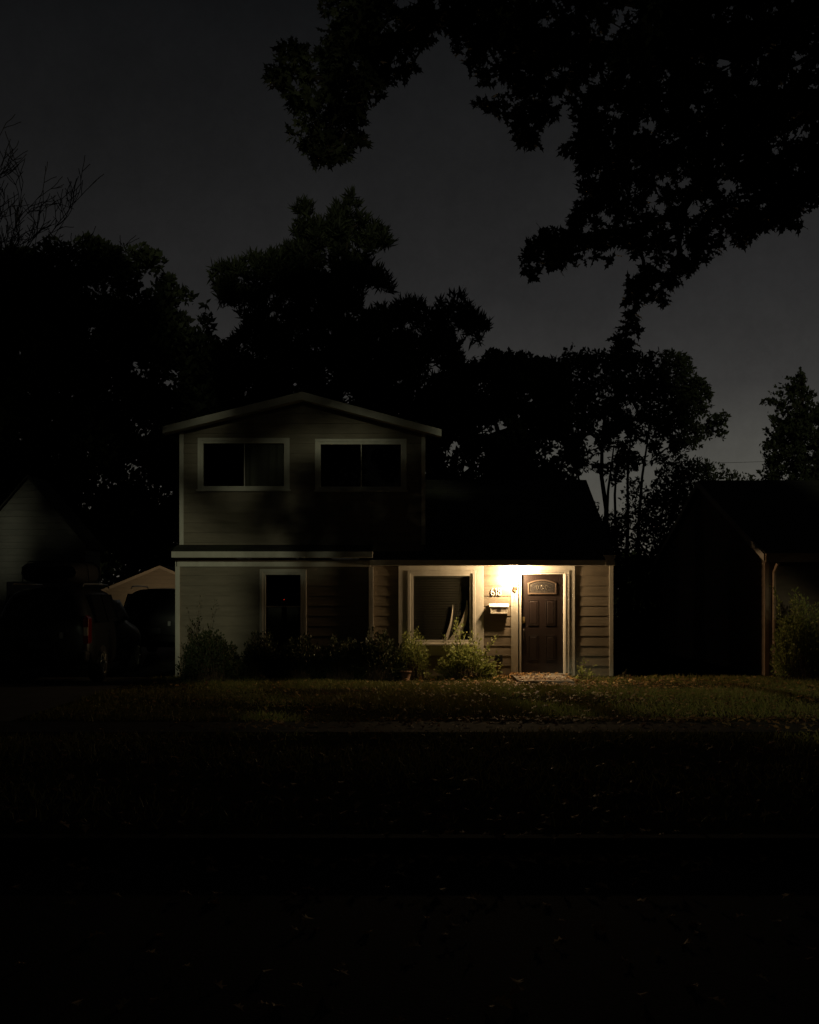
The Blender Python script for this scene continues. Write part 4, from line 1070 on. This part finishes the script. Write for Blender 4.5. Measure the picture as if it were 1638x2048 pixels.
# ------------------------------------------------------------------ shrubs
def shrub(name, label, base_px, Y, box, n_stem, per, size, m='shaded_shrub_leaf', tips=(), group='shrubs along the house front', cat='shrub', spread=.45, shape=LEAF, stem_r=.006, dense=1.0, rs=.55):
    """box = (px0, px1, py_top, py_bottom) of the foliage; tips = extra (px, py, dy)"""
    base = P(base_px, 1355, Y); base.z = 0
    t = empty(name, base, label, cat, group)
    st = MB(); pos, dr, sz = [], [], []
    x0, x1, yt, yb = box
    tl = []
    for k in range(n_stem):
        a = random.uniform(0, math.pi); q = random.uniform(.35, 1) ** .5
        px = (x0 + x1) / 2 + math.cos(a) * (x1 - x0) / 2 * q; py = yb - math.sin(a) * (yb - yt) * q * random.uniform(.75, 1)
        tl.append((px, py, random.uniform(-1, 1) * spread * math.sqrt(max(.1, 1 - (math.cos(a) * q) ** 2))))
    tl += list(tips)
    for (px, py, dy) in tl:
        tip = P(px, py, Y + dy)
        b0 = base + Vector((random.uniform(-.12, .12), random.uniform(-.1, .1), 0)) + Vector(((tip.x - base.x) * rs, (tip.y - base.y) * .3, 0))
        mid = b0.lerp(tip, .5) + Vector((-(tip.x - base.x) * .15, 0, (tip - b0).length * .12))
        pts = []
        for s in range(7):
            u = s / 6; pts.append(b0 * (1 - u) ** 2 + mid * 2 * u * (1 - u) + tip * u * u)
        st.tube(pts, [stem_r * (1 - .12 * s) for s in range(7)], 4)
        L = (tip - b0).length
        for s in range(max(4, int(per * (L / .8 + .3) * dense))):
            u = random.uniform(.22, 1) ** .8
            i = min(5, int(u * 6)); f = u * 6 - i
            p = pts[i].lerp(pts[i + 1], f); ax = (pts[i + 1] - pts[i]).normalized()
            off = Vector((random.gauss(0, 1), random.gauss(0, 1), random.gauss(0, 1)))
            off = off.normalized() * random.uniform(0, .055 + .05 * (1 - u))
            pos.append(p + off); dr.append(off * 14 + ax * .6 + Vector((0, 0, random.uniform(-.3, .5)))); sz.append(size * random.uniform(.6, 1.3))
    st.build('stem', M['twig'], t)
    leaf_mesh('foliage', [tuple(p) for p in pos], [tuple(p) for p in dr], sz, shape, M[m], t, flat=.3)
    return t
shrub('arching_shrub', 'rounded arching bush at the left corner of the house', 415, -1.3, (350, 492, 1246, 1388), 240, 34, .06, rs=.9)
shrub('wispy_shrub', 'wispy tall twigs against the lit left wall', 385, -.5, (358, 432, 1205, 1300), 26, 9, .05, tips=[(400, 1195, 0), (430, 1200, -.1), (374, 1215, 0)], stem_r=.004, spread=.2)
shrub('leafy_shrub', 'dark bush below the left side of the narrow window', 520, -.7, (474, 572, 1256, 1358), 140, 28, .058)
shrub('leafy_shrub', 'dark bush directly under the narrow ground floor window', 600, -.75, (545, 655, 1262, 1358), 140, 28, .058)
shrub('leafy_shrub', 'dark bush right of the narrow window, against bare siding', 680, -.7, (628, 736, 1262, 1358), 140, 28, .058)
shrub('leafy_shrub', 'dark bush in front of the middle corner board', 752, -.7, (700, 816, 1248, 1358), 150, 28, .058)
shrub('lit_shrub', 'half lit bush at the lower left of the picture window', 825, -.40, (790, 862, 1246, 1357), 80, 24, .052, m='lit_shrub_leaf', spread=.3)
shrub('lit_shrub', 'brightly lit leafy bush between picture window and front door', 925, -.48, (868, 996, 1276, 1360), 120, 28, .058, m='lit_shrub_leaf', spread=.36,
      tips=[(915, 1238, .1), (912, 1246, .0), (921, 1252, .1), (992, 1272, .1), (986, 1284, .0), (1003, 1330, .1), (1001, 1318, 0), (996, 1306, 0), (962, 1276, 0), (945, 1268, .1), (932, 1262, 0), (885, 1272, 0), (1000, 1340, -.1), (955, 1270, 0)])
shrub('small_plant', 'small leafy plant growing right of the front door', 1166, -1.0, (1146, 1192, 1322, 1378), 22, 14, .06, m='lit_shrub_leaf', group=None, cat='plant', spread=.18, tips=[(1155, 1320, 0), (1168, 1318, 0), (1184, 1326, .05), (1175, 1334, 0)])
shrub('neighbour_shrub', 'tall dark bush in front of the right neighbour wall', 1595, -1.0, (1538, 1668, 1182, 1352), 170, 24, .06, m='lit_shrub_leaf', spread=.7, tips=[(1548, 1178, 0), (1552, 1186, .1), (1590, 1180, 0)])  # takes the lightened leaf colour to strengthen its lit spot
shrub('weed_clump', 'low dark growth beyond the right corner of the house', 1247, -.5, (1228, 1275, 1338, 1364), 24, 8, .06, group=None, cat='plant', spread=.25, shape=BLADE)

# terracotta pot at the foot of the half lit bush
pb = P(811, 1357, -.85); pb.z = 0
pot = empty('flower_pot', pb, 'terracotta pot at the edge of the lawn under the half lit bush', 'flower pot')
MB().lathe([(.075, 0), (.10, .13), (.105, .15), (.118, .15), (.120, .185), (.106, .187), (.10, .165)], pb, 24).build('pot', M['terra'], pot, smooth=True)
MB().lathe([(.098, .166), (.03, .172)], pb, 16).build('soil', M['soil'], pot)

# ------------------------------------------------------------------ grass and fallen leaves
def on_paving(x, y):
    return ((y > -9.65) & (y < -8.35)) | ((x > -8.45) & (x < -5.15) & (y > -8.4)) | ((x > 1.93) & (x < 3.12) & (y > -2.32)) | (y < KERB_Y + .06)
n = 230000
gx = rng.uniform(-7.5, 9.5, n); gy = -15.6 + 15.5 * rng.uniform(0, 1, n) ** .55
patch = np.sin(gx * 1.3 + 1.7 * np.sin(gy * .9)) + np.sin(gy * 1.9 + gx * .6) + rng.normal(0, .9, n)
keep = ~on_paving(gx, gy) & (patch > -.55) & ~((gy > -.08))
gx, gy, pt = gx[keep], gy[keep], patch[keep]
h = (.045 + .018 * np.clip(pt, -1, 2)) * rng.uniform(.6, 1.4, len(gx))
drc = np.stack([rng.normal(0, .55, len(gx)), rng.normal(0, .55, len(gx)), np.ones(len(gx))], 1)
tag(leaf_mesh('grass', np.stack([gx, gy, np.zeros(len(gx))], 1), drc, h, BLADE, M['grass'], bend=.8, width=1.7), 'short ragged lawn grass', kind='stuff')

def scatter(n, cx, cy, sx, sy):
    return np.stack([rng.normal(cx, sx, n), rng.normal(cy, sy, n)], 1)
L = [np.stack([rng.uniform(-5, 9, 1000), rng.uniform(-8.2, -.3, 1000)], 1),
     scatter(230, 2.3, -2.3, .8, .35), scatter(150, 1.9, -.4, .5, .18), scatter(70, 2.6, -1.2, .45, .6), scatter(450, 5.4, -2.0, 1.8, 1.2), scatter(260, 4.0, -4.5, 2.2, 1.6),
     np.stack([rng.normal(3.0, 1.5, 380), rng.normal(-8.35, .12, 380)], 1),
     np.stack([rng.uniform(-3, 8, 260), rng.uniform(-9.6, -8.4, 260)], 1), np.stack([rng.uniform(-4, 6, 500), rng.uniform(-15.6, -9.6, 500)], 1),
     np.stack([rng.normal(.75, .75, 340), rng.normal(KERB_Y - .22, .07, 340)], 1), np.stack([rng.uniform(-4, 5, 260), rng.uniform(-19, KERB_Y - .14, 260)], 1)]
L = np.concatenate(L); L = L[L[:, 1] < -.12]
L = L[~((L[:, 0] > -8.4) & (L[:, 0] < -5.0) & (L[:, 1] > -8))]
zz = np.where(L[:, 1] < KERB_Y - .12, -.105, .028)
zz = np.where((L[:, 0] > 2.0) & (L[:, 0] < 3.05) & (L[:, 1] > -2.06), .088, zz)
zz = zz + np.where(zz > -.05, rng.uniform(0, .02, len(L)), rng.uniform(0, .01, len(L)))
ang = rng.uniform(0, 2 * np.pi, len(L))
dd = np.stack([np.cos(ang), np.sin(ang), rng.normal(.1, .22, len(L))], 1)
tag(leaf_mesh('fallen_leaves', np.stack([L[:, 0], L[:, 1], zz], 1), dd, rng.uniform(.055, .12, len(L)), OAK, M['litter'], bend=.6, flat=.72), 'brown fallen autumn leaves scattered over lawn, walk and kerb', kind='stuff')
